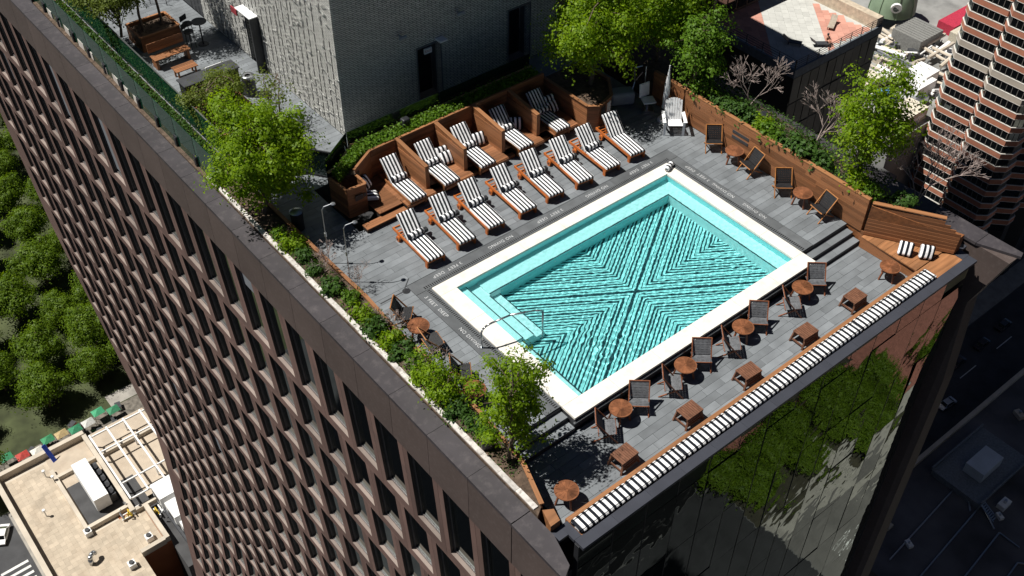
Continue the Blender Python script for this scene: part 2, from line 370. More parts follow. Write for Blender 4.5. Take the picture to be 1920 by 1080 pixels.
# ================================================================ THE HOTEL TOWER
TS = 0.0495; PW = 1.69; ZF = -1.6; XF = -3.53; PIV = -41.0
tower = thing('hotel_tower', 'dark brown tower with deep-set window grid and a pool terrace on its roof', 'tower', (6, 20, G))
def facade_x(z): return XF + TS * (ZF - z) if z > PIV else XF + TS * (ZF - PIV) - 0.05 * (PIV - z)
def yfar(z):
    if z > -23.6: return 47.7
    if z > -38.5: return 47.7 - 4.3 * (-23.6 - z) / 14.9
    return 42.5 + 0.9 * max(0, (z + 45) / 6.5) if z > -45 else 42.5
def fac_matrix(y, z, s):
    n = math.sqrt(1 + s * s)
    return Matrix(((0, -s / n, 1 / n, facade_x(z)), (1, 0, 0, y), (0, 1 / n, s / n, z), (0, 0, 0, 1)))
def module(h, win_h):
    a, b, c, d, g, e = 0.24, 1.45, h - win_h, h - 0.0, 0.006, 0.18
    m = MB(); W = PW
    fr = [(g, g, 0), (W - g, g, 0), (W - g, h - g, 0), (g, h - g, 0), (a, c, 0), (b, c, 0), (b, h - g, 0), (a, h - g, 0)]
    bk = [(p[0], p[1], 0.05) for p in fr[:4]]
    rv = [(a + .02, c + .03, e), (b, c + .03, e), (b, h - g, e), (a + .02, h - g, e)]
    v = fr + bk + rv
    f = [(0, 4, 5, 1), (0, 3, 7, 4), (1, 5, 6, 2), (4, 12, 13, 5), (0, 1, 9, 8), (1, 2, 10, 9), (3, 0, 8, 11), (2, 3, 11, 10)]
    m.add(v, f); m.m[3] = 1; return m, (a, b, c, h)
mod1, o1 = module(3.86, 3.38); mod2, o2 = module(2.97, 2.52)
def window_mb(o, blind=0.0):
    a, b, c, h = o; m = MB(); z = 0.17
    m.add([(a, c, z), (b, c, z), (b, h, z), (a, h, z)], [(0, 3, 2, 1)], 1)
    g = .006; q = [(a, c, .002), (b, c, .002), (b, h - g, .002), (a, h - g, .002), (a + .02, c + .03, z), (b, c + .03, z), (b, h - g, z), (a + .02, h - g, z)]
    m.add(q, [(1, 5, 6, 2), (3, 7, 4, 0), (2, 6, 7, 3)], 2)                 # near-black skin on jambs and head, recess shade painted in
    for q in ((a + .04, b, c + .03, c + .1), (a + .04, a + .1, c + .1, h - .06), (b - .05, b - .001, c + .1, h - .06), (a + .04, b, h - .06, h - .01)):
        m.box(q[0], q[1], q[2], q[3], z - .05, z - .004, 0)
    if blind: m.box(a + .1, b - .06, c + .1 + (h - .16 - c) * (1 - blind), h - .07, z - .012, z - .006, 3)
    return m
win1, win2 = window_mb(o1), window_mb(o2)
frame_m = mat('window_frame', (0.13, 0.12, 0.12), 0.4, 0.1, 4, metal=0.3); bronze = mat('bronze_lining', (0.022, 0.018, 0.017), 0.5, 0.2, 3)  # lining colour is near-black to carry the shade of the recess
sill_m = mat('sill_stone', (.19, .15, .13), .75, .2, 1.2, piece=.22)
mesh1 = mod1.mesh('facade_panel', [precast, sill_m]); mesh2 = mod2.mesh('facade_panel', [precast, sill_m])
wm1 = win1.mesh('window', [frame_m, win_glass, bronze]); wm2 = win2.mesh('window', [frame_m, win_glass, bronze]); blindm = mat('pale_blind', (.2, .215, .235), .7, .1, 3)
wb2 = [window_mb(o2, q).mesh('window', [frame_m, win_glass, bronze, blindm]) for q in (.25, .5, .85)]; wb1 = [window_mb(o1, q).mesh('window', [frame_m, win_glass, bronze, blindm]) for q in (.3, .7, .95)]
cells = []; z = ZF; row = 0
end_list = []
while z > -84:
    h = 3.86 if row == 0 else 2.97; s = TS if z - 1 > PIV else -0.05
    zb = z - h / math.sqrt(1 + s * s)
    y0 = -0.3 - 1.45 + (0.84 if row % 2 else 0.0); ks = [k for k in range(-1, 32) if y0 + (k + 1) * PW < yfar(zb) - 0.5]
    for k in ks: cells.append((y0 + k * PW, zb, s, row))
    ye = y0 + (ks[-1] + 1) * PW; ys = y0 - PW
    for (ya, yb2, yc, yd) in ((ye, yfar(zb), ye, yfar(z)), (min(-3.5, ys - .05), ys, min(-3.5, ys - .05), ys)):
        if abs(yb2 - ya) < .02: continue
        ends = MB(); end_list.append(ends); ends.add([(facade_x(zb), ya, zb + .006), (facade_x(zb), yb2, zb + .006), (facade_x(z), yd, z - .006), (facade_x(z), yc, z - .006),
                  (facade_x(zb) + .5, ya, zb + .006), (facade_x(zb) + .5, yb2, zb + .006), (facade_x(z) + .5, yd, z - .006), (facade_x(z) + .5, yc, z - .006)],
                 [(0, 1, 2, 3), (4, 7, 6, 5), (0, 4, 5, 1), (1, 5, 6, 2), (2, 6, 7, 3), (3, 7, 4, 0)])
    z = zb; row += 1
cells.sort(key=lambda c: (Vector((facade_x(c[1]), c[0], c[1])) - camo.matrix_world.translation).length)
restm, restw = MB(), MB()
for i, (y, zb, s, r) in enumerate(cells):
    M4 = fac_matrix(y, zb, s)
    if i < 295:
        link('facade_panel', mesh1 if r == 0 else mesh2, tower, matrix=M4, world=True)
        wb_ = rnd.random() < .07; link('window', (rnd.choice(wb1) if wb_ else wm1) if r == 0 else (rnd.choice(wb2) if wb_ else wm2), tower, matrix=M4, world=True)
    else:
        a, b = (mod1, win1) if r == 0 else (mod2, win2)
        nb = len(restm.m); restm.add([M4 @ Vector(p) for p in a.v], a.f); restm.m[nb:] = a.m
        nb = len(restw.m); restw.add([M4 @ Vector(p) for p in b.v], b.f); restw.m[nb:] = b.m
restm.build('facade_panels', [precast_m, sill_m], tower, world=True)['kind'] = 'stuff'
restw.build('windows', [frame_m, win_glass, bronze], tower, world=True)['kind'] = 'stuff'
for e_ in end_list: e_.build('end_panel', precast, tower, world=True)
# solid body behind the windows
core = MB(); lv = [(-1.35, 0.5), (-41.0, 0.5), (-84, 0.5), (G, 0.0)]
for (za, oa), (zb, ob) in zip(lv, lv[1:]):
    xa, xb = facade_x(max(za, -84)) + oa, facade_x(max(zb, -84)) + ob
    if zb == G: xa, xb = facade_x(-84), facade_x(-84)
    ra, rb = 14.35 - .08 * za * .5, 14.35 - .08 * zb * .5
    ya, yb = yfar(za) - .3, yfar(zb) - .3
    core.add([(xb, -2.85, zb), (rb, -2.85, zb), (rb, yb, zb), (xb, yb, zb), (xa, -2.85, za), (ra, -2.85, za), (ra, ya, za), (xa, ya, za)],
             [(0, 3, 2, 1), (4, 5, 6, 7), (0, 1, 5, 4), (1, 2, 6, 5), (2, 3, 7, 6), (3, 0, 4, 7)])
core.build('core', mat('core_dark', (0.03, 0.03, 0.032), 0.8), tower, world=True)
# fascia and cap stones of the left parapet (joints measured 1.78 m apart)
fm = MB().box(-.115, .115, -.882, .882, -.84, .84).mesh('fascia_panel', fasc)
cmesh = MB().prism([(-.3, -.884), (.3, -.884), (.3, .884), (-.3, .884)], [-.06, -.06, -.06, -.06], [.045, .06, .06, .045])
cmesh.box(-.3, -.17, -.884, .884, .046, .058); capme = cmesh.mesh('cap_stone', capst)
jy = -1.62; k = 0
while jy + 1.78 * k < 47:
    y = jy + 1.78 * (k + .5)
    link('fascia_panel', fm, tower, loc=(XF + .1, y, -.755), world=True)
    link('cap_stone', capme, tower, loc=(-3.25, y, .14), world=True); k += 1
MB().prism([(-3.56, -3.62), (-3.2, -3.4), (-2.95, -2.55), (-2.95, -1.64), (-3.56, -1.64)], .08, [.185, .19, .2, .2, .185]).build('cap_stone', capst, tower, world=True)
MB().prism([(-3.54, -3.58), (-3.22, -3.38), (-2.99, -2.6), (-2.99, -1.64), (-3.54, -1.64)], -1.59, .078).build('fascia_panel', fasc, tower, world=True)
MB().prism([(-3.1, -3.36), (-3.0, -2.62), (-3.0, -1.9), (-3.1, -1.9)], -40, -1.6).build('fin_wall', fasc, tower, world=True)
# right parapet: cap, fin, flank
ck = MB().prism([(14.66, -2.75), (15.38, -2.75), (15.38, -.95), (14.66, -.95)], .1, .2).mesh('cap_stone', capst)
for k in range(8): link('cap_stone', ck, tower, loc=(0, k * 1.815, 0), world=True)
MB().prism([(14.66, -2.765), (15.18, -4.05), (15.4, -3.98), (15.38, -2.765)], .1, .2).build('cap_stone', capst, tower, world=True)
fl = MB()
def slab(pts_in, pts_out):
    n = len(pts_in); fl.add(pts_in + pts_out, [tuple(range(n))[::-1], tuple(range(n, 2 * n))] + [(i, (i + 1) % n, n + (i + 1) % n, n + i) for i in range(n)])
prof = [(-3.95, .098), (-3.2, -2.2), (-3.45, -6), (-3.45, -40), (-3.45, G), (13.6, G), (13.6, .098)]
xin = lambda z: 14.72 + .03 * max(0, -z - 2) if z > -60 else 16.46
slab([(xin(z), y, z) for y, z in prof], [(xin(z) + .62, y, z) for y, z in prof])
fl.build('flank_wall', fasc, tower, world=True)
# glazed front: metal cap, panels with open joints
GX0, GW = -2.53, 1.2
for k in range(14):
    x0 = GX0 + k * GW; x1 = min(x0 + GW, 14.3)
    MB().box(x0 + .003, x1 - .003, -3.16, -2.84, -.16, -.06).build('metal_cap', metal_cap, tower, world=True)
for (xa, xb, ya, yb) in ((-2.92, -2.54, -2.62, -2.3), (-2.54, -2.3, -2.835, -2.3), (13.95, 14.3, -2.835, -2.55), (13.95, 14.62, -2.545, -2.3)):
    MB().box(xa, xb - .002, ya, yb, -.16, -.06).build('metal_cap', metal_cap, tower, world=True)
back = MB().box(-2.5, 14.4, -2.95, -2.9, -1.05, -.2).build('spandrel_backing', mat('pale_backing', (0.3, 0.26, 0.15), 0.8, 0.3, 3), tower, world=True)
tg = MB().box(.015, GW - .015, -.012, .0, .012, 1.0 - .012).mesh('glass_panel', top_glass)
gp = MB().box(.012, GW - .012, -.012, .0, .012, 2.97 - .012).mesh('glass_panel', tower_glass)
mullm = blackmet
for k in range(14):
    if k == 13: break
    link('glass_panel', tg, tower, loc=(GX0 + k * GW, -3.0, -1.17), rot=(math.radians(rnd.uniform(-.15, .15)), 0, math.radians(rnd.uniform(-.15, .15))), world=True)
    MB().box(GX0 + k * GW - .016, GX0 + k * GW + .016, -3.016, -2.86, -31, -.17).build('mullion', mullm, tower, world=True)
rest = MB()
for r in range(50):
    zb = -1.17 - 2.97 * (r + 1)
    if zb < G: break
    for k in range(14):
        x0 = GX0 + k * GW
        if r < 10:
            link('glass_panel', gp, tower, loc=(x0, -3.0, zb), rot=(math.radians(rnd.gauss(0, .3)), 0, math.radians(rnd.gauss(0, .35))), world=True)
        else: rest.box(x0 + .012, x0 + GW - .012, -3.012, -3.0, zb + .012, zb + 2.958)
rest.build('glass_panels', tower_glass, tower, world=True)['kind'] = 'stuff'
# rooftop penthouse with its textured screen
def screenmat():
    m = bpy.data.materials.new('screen_brick'); m.use_nodes = True; nt = m.node_tree; p = nt.nodes['Principled BSDF']
    ge = node(nt, 'ShaderNodeNewGeometry'); sp = node(nt, 'ShaderNodeSeparateXYZ'); nt.links.new(ge.outputs['Position'], sp.inputs[0])
    cb = node(nt, 'ShaderNodeCombineXYZ'); nt.links.new(math_(nt, 'ADD', sp.outputs[0], sp.outputs[1]), cb.inputs[0]); nt.links.new(sp.outputs[2], cb.inputs[1])
    nz = node(nt, 'ShaderNodeTexNoise'); nz.inputs['Scale'].default_value = 3.5; nz.inputs['Detail'].default_value = 4; nt.links.new(cb.outputs[0], nz.inputs['Vector'])
    ad = node(nt, 'ShaderNodeVectorMath', operation='MULTIPLY_ADD'); ad.inputs[1].default_value = (.006, .006, 0); nt.links.new(nz.outputs['Color'], ad.inputs[0]); nt.links.new(cb.outputs[0], ad.inputs[2])
    br = node(nt, 'ShaderNodeTexBrick'); nt.links.new(ad.outputs[0], br.inputs['Vector'])
    br.inputs['Color1'].default_value = (.62, .62, .58, 1); br.inputs['Color2'].default_value = (.72, .72, .67, 1); br.inputs['Mortar'].default_value = (.16, .16, .16, 1)
    br.inputs['Scale'].default_value = 1.0; br.inputs['Mortar Size'].default_value = 0.016; br.inputs['Brick Width'].default_value = 0.34; br.inputs['Row Height'].default_value = 0.07
    n2 = node(nt, 'ShaderNodeTexNoise'); n2.inputs['Scale'].default_value = 5; n2.inputs['Detail'].default_value = 6; nt.links.new(cb.outputs[0], n2.inputs['Vector'])
    r = node(nt, 'ShaderNodeMapRange'); r.inputs[1].default_value = .35; r.inputs[2].default_value = .7; r.inputs[3].default_value = .78; r.inputs[4].default_value = 1.12; nt.links.new(n2.outputs[0], r.inputs[0])
    sv = node(nt, 'ShaderNodeVectorMath', operation='SCALE'); nt.links.new(br.outputs[0], sv.inputs[0]); nt.links.new(r.outputs[0], sv.inputs['Scale'])
    nt.links.new(sv.outputs[0], p.inputs['Base Color']); p.inputs['Roughness'].default_value = .6
    b = node(nt, 'ShaderNodeBump'); b.inputs['Strength'].default_value = .6; b.inputs['Distance'].default_value = .02; b.invert = True
    nt.links.new(br.outputs['Fac'], b.inputs['Height']); nt.links.new(b.outputs[0], p.inputs['Normal']); return m
pent = thing('rooftop_penthouse', 'tall grey penthouse clad in pale textured screen behind the daybeds', 'building', (2.25, 14.95, 0))
PX0, PX1, PY0, PY1, PH = 2.25, 12.3, 14.95, 25.8, 12.8
wallm = screenmat()
w = MB()
def wallx(x0, x1, y, z0, z1): w.box(x0, x1, y, y + .3, z0, z1)
def wally(y0, y1, x, z0, z1): w.box(x, x + .3, y0, y1, z0, z1)
D1, D2, DL = (5.54, 6.57), (9.78, 10.83), (20.62, 21.65)
wallx(PX0 + .301, D1[0], PY0, .012, PH); wallx(*D1, PY0, 2.33, PH); wallx(D1[1], D2[0], PY0, .012, PH); wallx(*D2, PY0, 2.4, PH); wallx(D2[1], PX1, PY0, .012, PH)
wally(PY0, DL[0], PX0, .012, PH); wally(*DL, PX0, 2.32, PH); wally(DL[1], PY1, PX0, .012, PH)
w.box(PX1 - .3, PX1, PY0 + .301, PY1, .012, PH); w.box(PX0 + .301, PX1 - .301, PY0 + .301, PY1, PH - .3, PH - .002)
w.build('wall', wallm, pent, world=True)
for n, bx in (('door', (D1[0], D1[1], PY0 + .62, PY0 + .68, .012, 2.33)), ('door', (D2[0], D2[1], PY0 + .62, PY0 + .68, .012, 2.4)), ('door', (PX0 + .62, PX0 + .68, DL[0], DL[1], .012, 2.32))):
    d = MB().box(*bx).build(n, blackmet, pent, world=True)
fr = mat('door_frame', (.2, .21, .23), .4, .1, 3, metal=.5)
for (a, b), zt in ((D1, 2.33), (D2, 2.4)):
    q = MB(); q.box(a - .04, a - .002, PY0 - .05, PY0 + .6, .012, zt + .04); q.box(b + .002, b + .04, PY0 - .05, PY0 + .6, .012, zt + .04); q.box(a - .001, b + .001, PY0 - .05, PY0 + .6, zt + .003, zt + .04); q.build('door_frame', fr, pent, world=True)
q = MB(); q.box(PX0 - .35, PX0 + .6, DL[0] - .05, DL[0] - .003, .012, 2.32); q.box(PX0 - .04, PX0 + .6, DL[1] + .003, DL[1] + .05, .012, 2.32)
q.build('door_frame', charcoal, pent, world=True)
MB().box(PX0 - .36, PX0 + .1, DL[0] - .06, DL[1] + .05, 2.324, 2.36).build('door_canopy', whitepl, pent, world=True)
MB().box(PX0 - .3, PX0 - .25, DL[1] + .1, DL[1] + .55, 1.95, 2.2).build('sign', mat('red_sign', (.3, .04, .05), .5), pent, world=True)
MB().box(6.35, 6.68, PY0 - .35, PY0 - .01, 2.44, 2.5).build('door_lamp', whitepl, pent, world=True)
MB().box(5.83, 6.15, PY0 - .08, PY0 - .01, 2.05, 2.25).build('exit_sign', whitepl, pent, world=True)
tx = bpy.data.curves.new('exit', 'FONT'); tx.body = 'EXIT'; tx.size = .14; tx.align_x = 'CENTER'; tx.align_y = 'CENTER'; tx.materials.append(mat('sign_red', (.35, .05, .04), .6))
link('sign_lettering', textmesh(tx), pent, loc=(5.99, PY0 - .084, 2.15), rot=(math.pi / 2, 0, 0), world=True)
for x, z in ((4.83, 3.16), (7.38, 3.22)):
    MB().cyl((x, PY0, z), (x, PY0 - .25, z), .03, .03, 8).cyl((x - .14, PY0 - .25, z + .02), (x + .14, PY0 - .25, z + .02), .06, .08, 10).build('wall_lamp', greyvin, pent, world=True)
# wire clips and chains hanging over the sunlit screen
cl = MB()
for k in range(420):
    y = rnd.uniform(PY0, PY1 - .2); z = rnd.uniform(.05, 6.0); L = rnd.uniform(.08, .18)
    if DL[0] - .1 < y < DL[1] + .1 and z < 2.5: continue
    cl.beam((PX0 - .03, y, z), (PX0 - .08, y - L, z + .06), .016, .016, 0); cl.beam((PX0 - .08, y - L, z + .06), (PX0 - .02, y - L - .05, z - .05), .014, .014, 0)
c = cl.build('screen_clips', mat('clip', (.62, .62, .6), .5), pent, world=True); c['kind'] = 'stuff'
ch = MB()
for k in range(34):
    y = PY0 + .3 + k * .35; z1 = rnd.uniform(3, 6.5); y1 = y + rnd.uniform(-.12, .12)
    for j in range(12):
        za, zb = .05 + z1 * j / 12, .05 + z1 * (j + .8) / 12
        ch.beam((PX0 - .015, y + (y1 - y) * j / 12 + rnd.uniform(-.02, .02), za), (PX0 - .015, y + (y1 - y) * j / 12, zb), .014, .014)
c = ch.build('screen_cables', blackmet, pent, world=True); c['kind'] = 'stuff'

# ================================================================ TERRACE DECK
deck = struct(thing('pool_deck', None, None, (5, 5, 0)))
base = MB()
regions = [(-2.02, 12.44, 7.16, 10.2, 0), (-2.02, -.56, .56, 7.155, 0), (10.73, 12.44, .56, 7.155, 0), (9.12, 12.44, 10.205, 12.6, 0), (-1.95, -.26, 10.205, 13.0, 0),
           (-1.95, 2.24, 13.005, 31.0, 0), (2.245, 12.44, 12.82, 14.94, 0), (-2.25, 12.5, -2.18, -.055, -.5)]
pav = []
for (x0, x1, y0, y1, z) in regions:
    base.box(x0, x1, y0, y1, -1.34, z - .03)
    y = y0; r = 0
    while y < y1 - .03:
        ye = min(y + .245, y1); x = x0 - rnd.uniform(0, 1.0)
        while x < x1 - .02:
            L = rnd.choice((.75, .95, 1.15, 1.25)); a, b = max(x, x0), min(x + L, x1)
            if b - a > .03: pav.append((a, b, y, ye, z))
            x += L
        y = ye; r += 1
base.build('deck_bed', grout, deck, world=True)
def cdist(p): return (Vector(((p[0] + p[1]) / 2, (p[2] + p[3]) / 2, p[4])) - camo.matrix_world.translation).length
pav.sort(key=cdist)
um = unit(slate); mass = MB()
for i, (a, b, c, d, z) in enumerate(pav):
    dz = rnd.uniform(0, .003)
    if i < 298: link('paver', um, deck, loc=((a + b) / 2, (c + d) / 2, z - .02 + dz), scale=(b - a - .008, d - c - .008, .04), world=True)
    else: mass.box(a + .004, b - .004, c + .004, d - .004, z - .04, z + dz)
o = mass.build('pavers', slate_mass, deck, world=True); o['kind'] = 'stuff'
# dark border stones round the pool
bs = []
for k in range(8): bs += [(-.55 + k * 1.41, -.55 + (k + 1) * 1.41, 6.63, 7.15)]
for k in range(5): bs += [(-.55, -.02, .57 + k * 1.21, .57 + (k + 1) * 1.21), (10.19, 10.72, .57 + k * 1.21, .57 + (k + 1) * 1.21)]
ub = unit(slate_dark)
for a, b, c, d in bs: link('border_stone', ub, deck, loc=((a + b) / 2, (c + d) / 2, -.02), scale=(b - a - .006, d - c - .006, .04), world=True)
MB().box(-.56, 10.73, 6.615, 7.156, -.3, -.035).box(-.56, -.005, .565, 6.61, -.3, -.035).box(10.175, 10.73, .565, 6.61, -.3, -.035).build('border_bed', grout, deck, world=True)
# slot drain grates
def grate(x0, x1, y0, y1, along):
    g = MB(); g.box(x0, x1, y0, y1, -.004, .004, 0)
    n = int(((x1 - x0) if along == 'x' else (y1 - y0)) / .075)
    for k in range(n):
        t = (k + .5) / n
        if along == 'x': xx = x0 + (x1 - x0) * t; g.box(xx - .018, xx + .018, y0 + .01, y1 - .01, .0045, .008, 1)
        else: yy = y0 + (y1 - y0) * t; g.box(x0 + .01, x1 - .01, yy - .018, yy + .018, .0045, .008, 1)
    g.build('drain_grate', [slate_dark, mat('slot_black', (.008, .008, .009), .9)], deck, world=True)
grate(-.2, 10.37, 6.67, 6.8, 'x'); grate(-.2, -.07, .6, 6.6, 'y'); grate(10.24, 10.37, .6, 6.6, 'y')
MB().lathe([(0, .006), (.11, .006), (.13, .002)], 20).build('floor_drain', blackmet, deck, loc=(-.68, 6.98, 0), world=True)
MB().box(-1.6, -.75, 6.99, 7.03, .002, .007).beam((-.76, 7.01, .005), (-.3, 7.4, .005), .03, .004).build('drain_channel', grout, deck, world=True)
def words(body, x, y, rot, size=.17):
    t = bpy.data.curves.new('words', 'FONT'); t.body = body; t.size = size; t.align_x = 'CENTER'; t.align_y = 'CENTER'; t.space_character = 1.15
    t.materials.append(letter); link('deck_lettering', textmesh(t), deck, loc=(x, y, .007), rot=(0, 0, rot), world=True)
for x, s in ((.87, '3 FEET  DEEP'), (2.99, 'NO DIVING'), (5.08, '3 FEET  DEEP'), (7.17, 'NO DIVING'), (9.25, '3 FEET  DEEP')): words(s, x, 6.96, math.pi)
for y, s in ((5.86, '3 FEET  DEEP'), (4.2, 'NO DIVING'), (2.4, '3 FEET  DEEP')): words(s, -.37, y, -math.pi / 2)
for y, s in ((5.5, '3 FEET  DEEP'), (4.3, 'NO DIVING'), (2.9, 'NO DIVING')): words(s, 10.56, y, math.pi / 2)
# steps down to the lower strip, both sides of the pool
def stairs(x0, x1, label):
    t = thing('stone_steps', label, 'steps', ((x0 + x1) / 2, .25, -.5))
    for y0, y1, z1 in ((.26, .555, -.167), (-.045, .255, -.334)):
        MB().box(x0, x1, y0, y1, -.52, z1 - .042).build('riser', charcoal, t, world=True)
        n = 2; L = (x1 - x0) / n
        for k in range(n): link('tread', um, t, loc=(x0 + L * (k + .5), (y0 + y1) / 2, z1 - .02), scale=(L - .008, y1 - y0 - .002, .04), world=True)
    MB().box(x0, x1, .557, .566, -.5, -.042).build('riser', charcoal, t, world=True)
stairs(10.19, 12.44, 'dark stone steps beside the timber wall and corner bench'); stairs(-2.0, -.02, 'dark stone steps beside the planter tree near the brown parapet')

# ================================================================ POOL
pool = thing('swimming_pool', 'turquoise pool with white coping and dark striped cross on its floor', 'swimming pool', (5.1, 3.3, -1))
def tilemat(name, base, wallc, pattern):
    m = bpy.data.materials.new(name); m.use_nodes = True; nt = m.node_tree; p = nt.nodes['Principled BSDF']; p.inputs['Roughness'].default_value = .5
    ge = node(nt, 'ShaderNodeNewGeometry')
    nz = node(nt, 'ShaderNodeTexNoise'); nz.inputs['Scale'].default_value = 14; nt.links.new(ge.outputs['Position'], nz.inputs['Vector'])
    c = mixcol(nt, nz.outputs[0], tuple(.9 * q for q in base), tuple(min(1, 1.08 * q) for q in base))
    if pattern:
        sp = node(nt, 'ShaderNodeSeparateXYZ'); nt.links.new(ge.outputs['Position'], sp.inputs[0])
        dx = math_(nt, 'MULTIPLY', math_(nt, 'SUBTRACT', sp.outputs[0], 5.3), .539); dy = math_(nt, 'MULTIPLY', math_(nt, 'SUBTRACT', sp.outputs[1], 3.05), .842)
        mm = math_(nt, 'MINIMUM', math_(nt, 'ABSOLUTE', math_(nt, 'SUBTRACT', dx, dy)), math_(nt, 'ABSOLUTE', math_(nt, 'ADD', dx, dy)))
        q = math_(nt, 'DIVIDE', mm, .118); fl = math_(nt, 'FLOOR', q); fr = math_(nt, 'FRACT', q)
        wn_ = node(nt, 'ShaderNodeTexWhiteNoise', noise_dimensions='1D'); nt.links.new(fl, wn_.inputs['W'])
        wd = node(nt, 'ShaderNodeMapRange'); wd.inputs[3].default_value = .2; wd.inputs[4].default_value = .6; nt.links.new(wn_.outputs[0], wd.inputs[0])
        c = mixcol(nt, math_(nt, 'LESS_THAN', fr, wd.outputs[0]), c, (.01, .045, .055))
    nt.links.new(c, p.inputs['Base Color']); return m
tile_floor = tilemat('pool_tile_floor', (.52, .85, .85), None, True)
tile_light = tilemat('pool_tile', (.86, .94, .935), None, False); tile_wall = tilemat('pool_wall_tile_shaded', (.36, .76, .78), None, False)  # walls deeper teal than the ledges: their shade is put into the colour
tile_dark = mat('pool_edge_tile', (.02, .045, .055), .5, .2, 10)
rec = []
FZ = -1.02
rec.append(MB().box(.3, 9.95, .2, 6.4, FZ - .1, FZ).build('pool_floor', tile_floor, pool, world=True))
b = MB(); b.box(.3, .6, .2, 6.4, FZ, -.1); b.box(9.74, 9.95, .2, 6.4, FZ, -.1); b.box(.6, 9.74, .2, .5, FZ, -.1); b.box(.6, 9.74, 6.18, 6.4, FZ, -.1)
rec.append(b.build('pool_wall', tile_wall, pool, world=True))
LZ = -.42
rec.append(MB().box(1.42, 9.2, 5.52, 6.179, FZ, LZ).build('ledge', tile_light, pool, world=True)); rec.append(MB().box(1.83, 9.2, 5.514, 5.5195, FZ, LZ - .01).build('ledge_face', tile_wall, pool, world=True))
rec.append(MB().box(9.201, 9.739, .501, 6.179, FZ, LZ).build('ledge', tile_light, pool, world=True))
rec.append(MB().box(.601, .97, .501, 3.38, FZ, LZ).build('ledge', tile_light, pool, world=True))
for x0, x1, z1, y1 in ((.601, 1.0, -.3, 6.179), (1.001, 1.419, -.5, 6.179), (1.42, 1.82, -.74, 5.519)):
    rec.append(MB().box(x0, x1, 3.381, y1, FZ, z1).build('step', tile_light, pool, world=True))
e = .035
for x0, x1, y0, y1, z in ((1.0 - e, 1.0, 3.39, 6.17, -.3), (1.42 - e, 1.42, 3.39, 5.52, -.5), (1.82 - e, 1.82, 3.39, 5.51, -.74), (1.42, 9.2, 5.522, 5.57, LZ), (9.202, 9.25, .51, 5.57, LZ), (.92, .968, .51, 3.37, LZ), (.6, 1.42, 3.382, 3.42, -.3)):
    if z == -.3 and x1 == 1.42: x1 = .99
    rec.append(MB().box(x0, x1, y0, y1, z + .001, z + .006).build('edge_tile', tile_dark, pool, world=True))
for k in range(14):
    x = 1.9 + k * .54; rec.append(MB().cyl((x, 5.53, -.62), (x, 5.5, -.62), .035, .035, 8).build('jet', whitepl, pool, world=True))
for o in rec: o.cycles.is_caustics_receiver = True
# coping stones
cop = []
for k in range(6): cop += [(k * 1.695, (k + 1) * 1.695, 0, .54), (k * 1.695, (k + 1) * 1.695, 6.15, 6.61)]
for k in range(4): cop += [(0, .62, .54 + k * 1.4025, .54 + (k + 1) * 1.4025), (9.72, 10.17, .54 + k * 1.4025, .54 + (k + 1) * 1.4025)]
uc = unit(stone_w)
for a, b_, c, d in cop: link('coping_stone', uc, pool, loc=((a + b_) / 2, (c + d) / 2, -.035), scale=(b_ - a - .008, d - c - .008, .075), world=True)
MB().box(.02, 10.15, .03, .21, -.56, -.074).box(.02, .29, .211, 6.6, -.56, -.074).box(9.96, 10.15, .211, 6.6, -.56, -.074).build('outer_wall', charcoal, pool, world=True)
MB().box(-.02, 10.2, -.03, .02, -.2, -.165).build('gutter_rail', steel, pool, world=True)
# water: real waves, real refraction
nx, ny = 400, 250
X, Y = np.meshgrid(np.linspace(.603, 9.737, nx), np.linspace(.503, 6.177, ny)); rg = np.random.default_rng(3); Z = np.zeros_like(X)
for i in range(70):
    lam = rg.uniform(.07, .3); th = rg.uniform(0, 2 * math.pi); kk = 2 * math.pi / lam
    Z += lam * .00085 * np.sin(kk * (X * math.cos(th) + Y * math.sin(th)) + rg.uniform(0, 6.28))
amp = .55 + .45 * np.clip(((X - 1.2) / 2.5), 0, 1) + .6 * np.exp(-((X - 2.6) ** 2 + (Y - 1.8) ** 2) / 1.6)
Z *= amp
for cx, cy in ((2.4, 1.9),):
    R_ = np.hypot(X - cx, Y - cy); Z += .0035 * np.exp(-(R_ / 1.1) ** 2) * np.sin(R_ * 24)
V = np.stack([X, Y, Z - .115], -1).reshape(-1, 3); idx = np.arange(nx * ny).reshape(ny, nx)
F = np.stack([idx[:-1, :-1], idx[:-1, 1:], idx[1:, 1:], idx[1:, :-1]], -1).reshape(-1, 4)
me = bpy.data.meshes.new('water'); me.from_pydata(V.tolist(), [], F.tolist()); me.shade_smooth()
wm = bpy.data.materials.new('pool_water'); wm.use_nodes = True; nt = wm.node_tree; nt.nodes.remove(nt.nodes['Principled BSDF'])
gl = node(nt, 'ShaderNodeBsdfGlass'); gl.inputs['IOR'].default_value = 1.33; gl.inputs['Roughness'].default_value = 0; gl.inputs['Color'].default_value = (.7, .965, .972, 1)
nt.links.new(gl.outputs[0], nt.nodes['Material Output'].inputs[0]); me.materials.append(wm)
wat = link('water', me, pool, world=True); wat.cycles.is_caustics_caster = True
# handrail into the pool
def tube(pts, r, n=8, m=0):
    t = MB()
    for a, b in zip(pts, pts[1:]): t.cyl(a, b, r, r, n, m)
    return t
hr = thing('pool_handrail', 'bent steel handrail over the pool steps', 'handrail', (-.35, 3.67, 0))
pts = [(-.35, 3.67, 0), (-.35, 3.67, .62), (-.31, 3.66, .74), (-.2, 3.64, .82), (0, 3.6, .87), (.55, 3.47, .93), (1.35, 3.3, .75), (1.6, 3.25, .62), (1.62, 3.24, -.74)]
tube(pts, .03).build('rail', steel, hr, True, world=True)
MB().lathe([(0, .012), (.06, .012), (.07, .0)], 14, c=(-.35, 3.67)).build('base_plate', steel, hr, world=True)
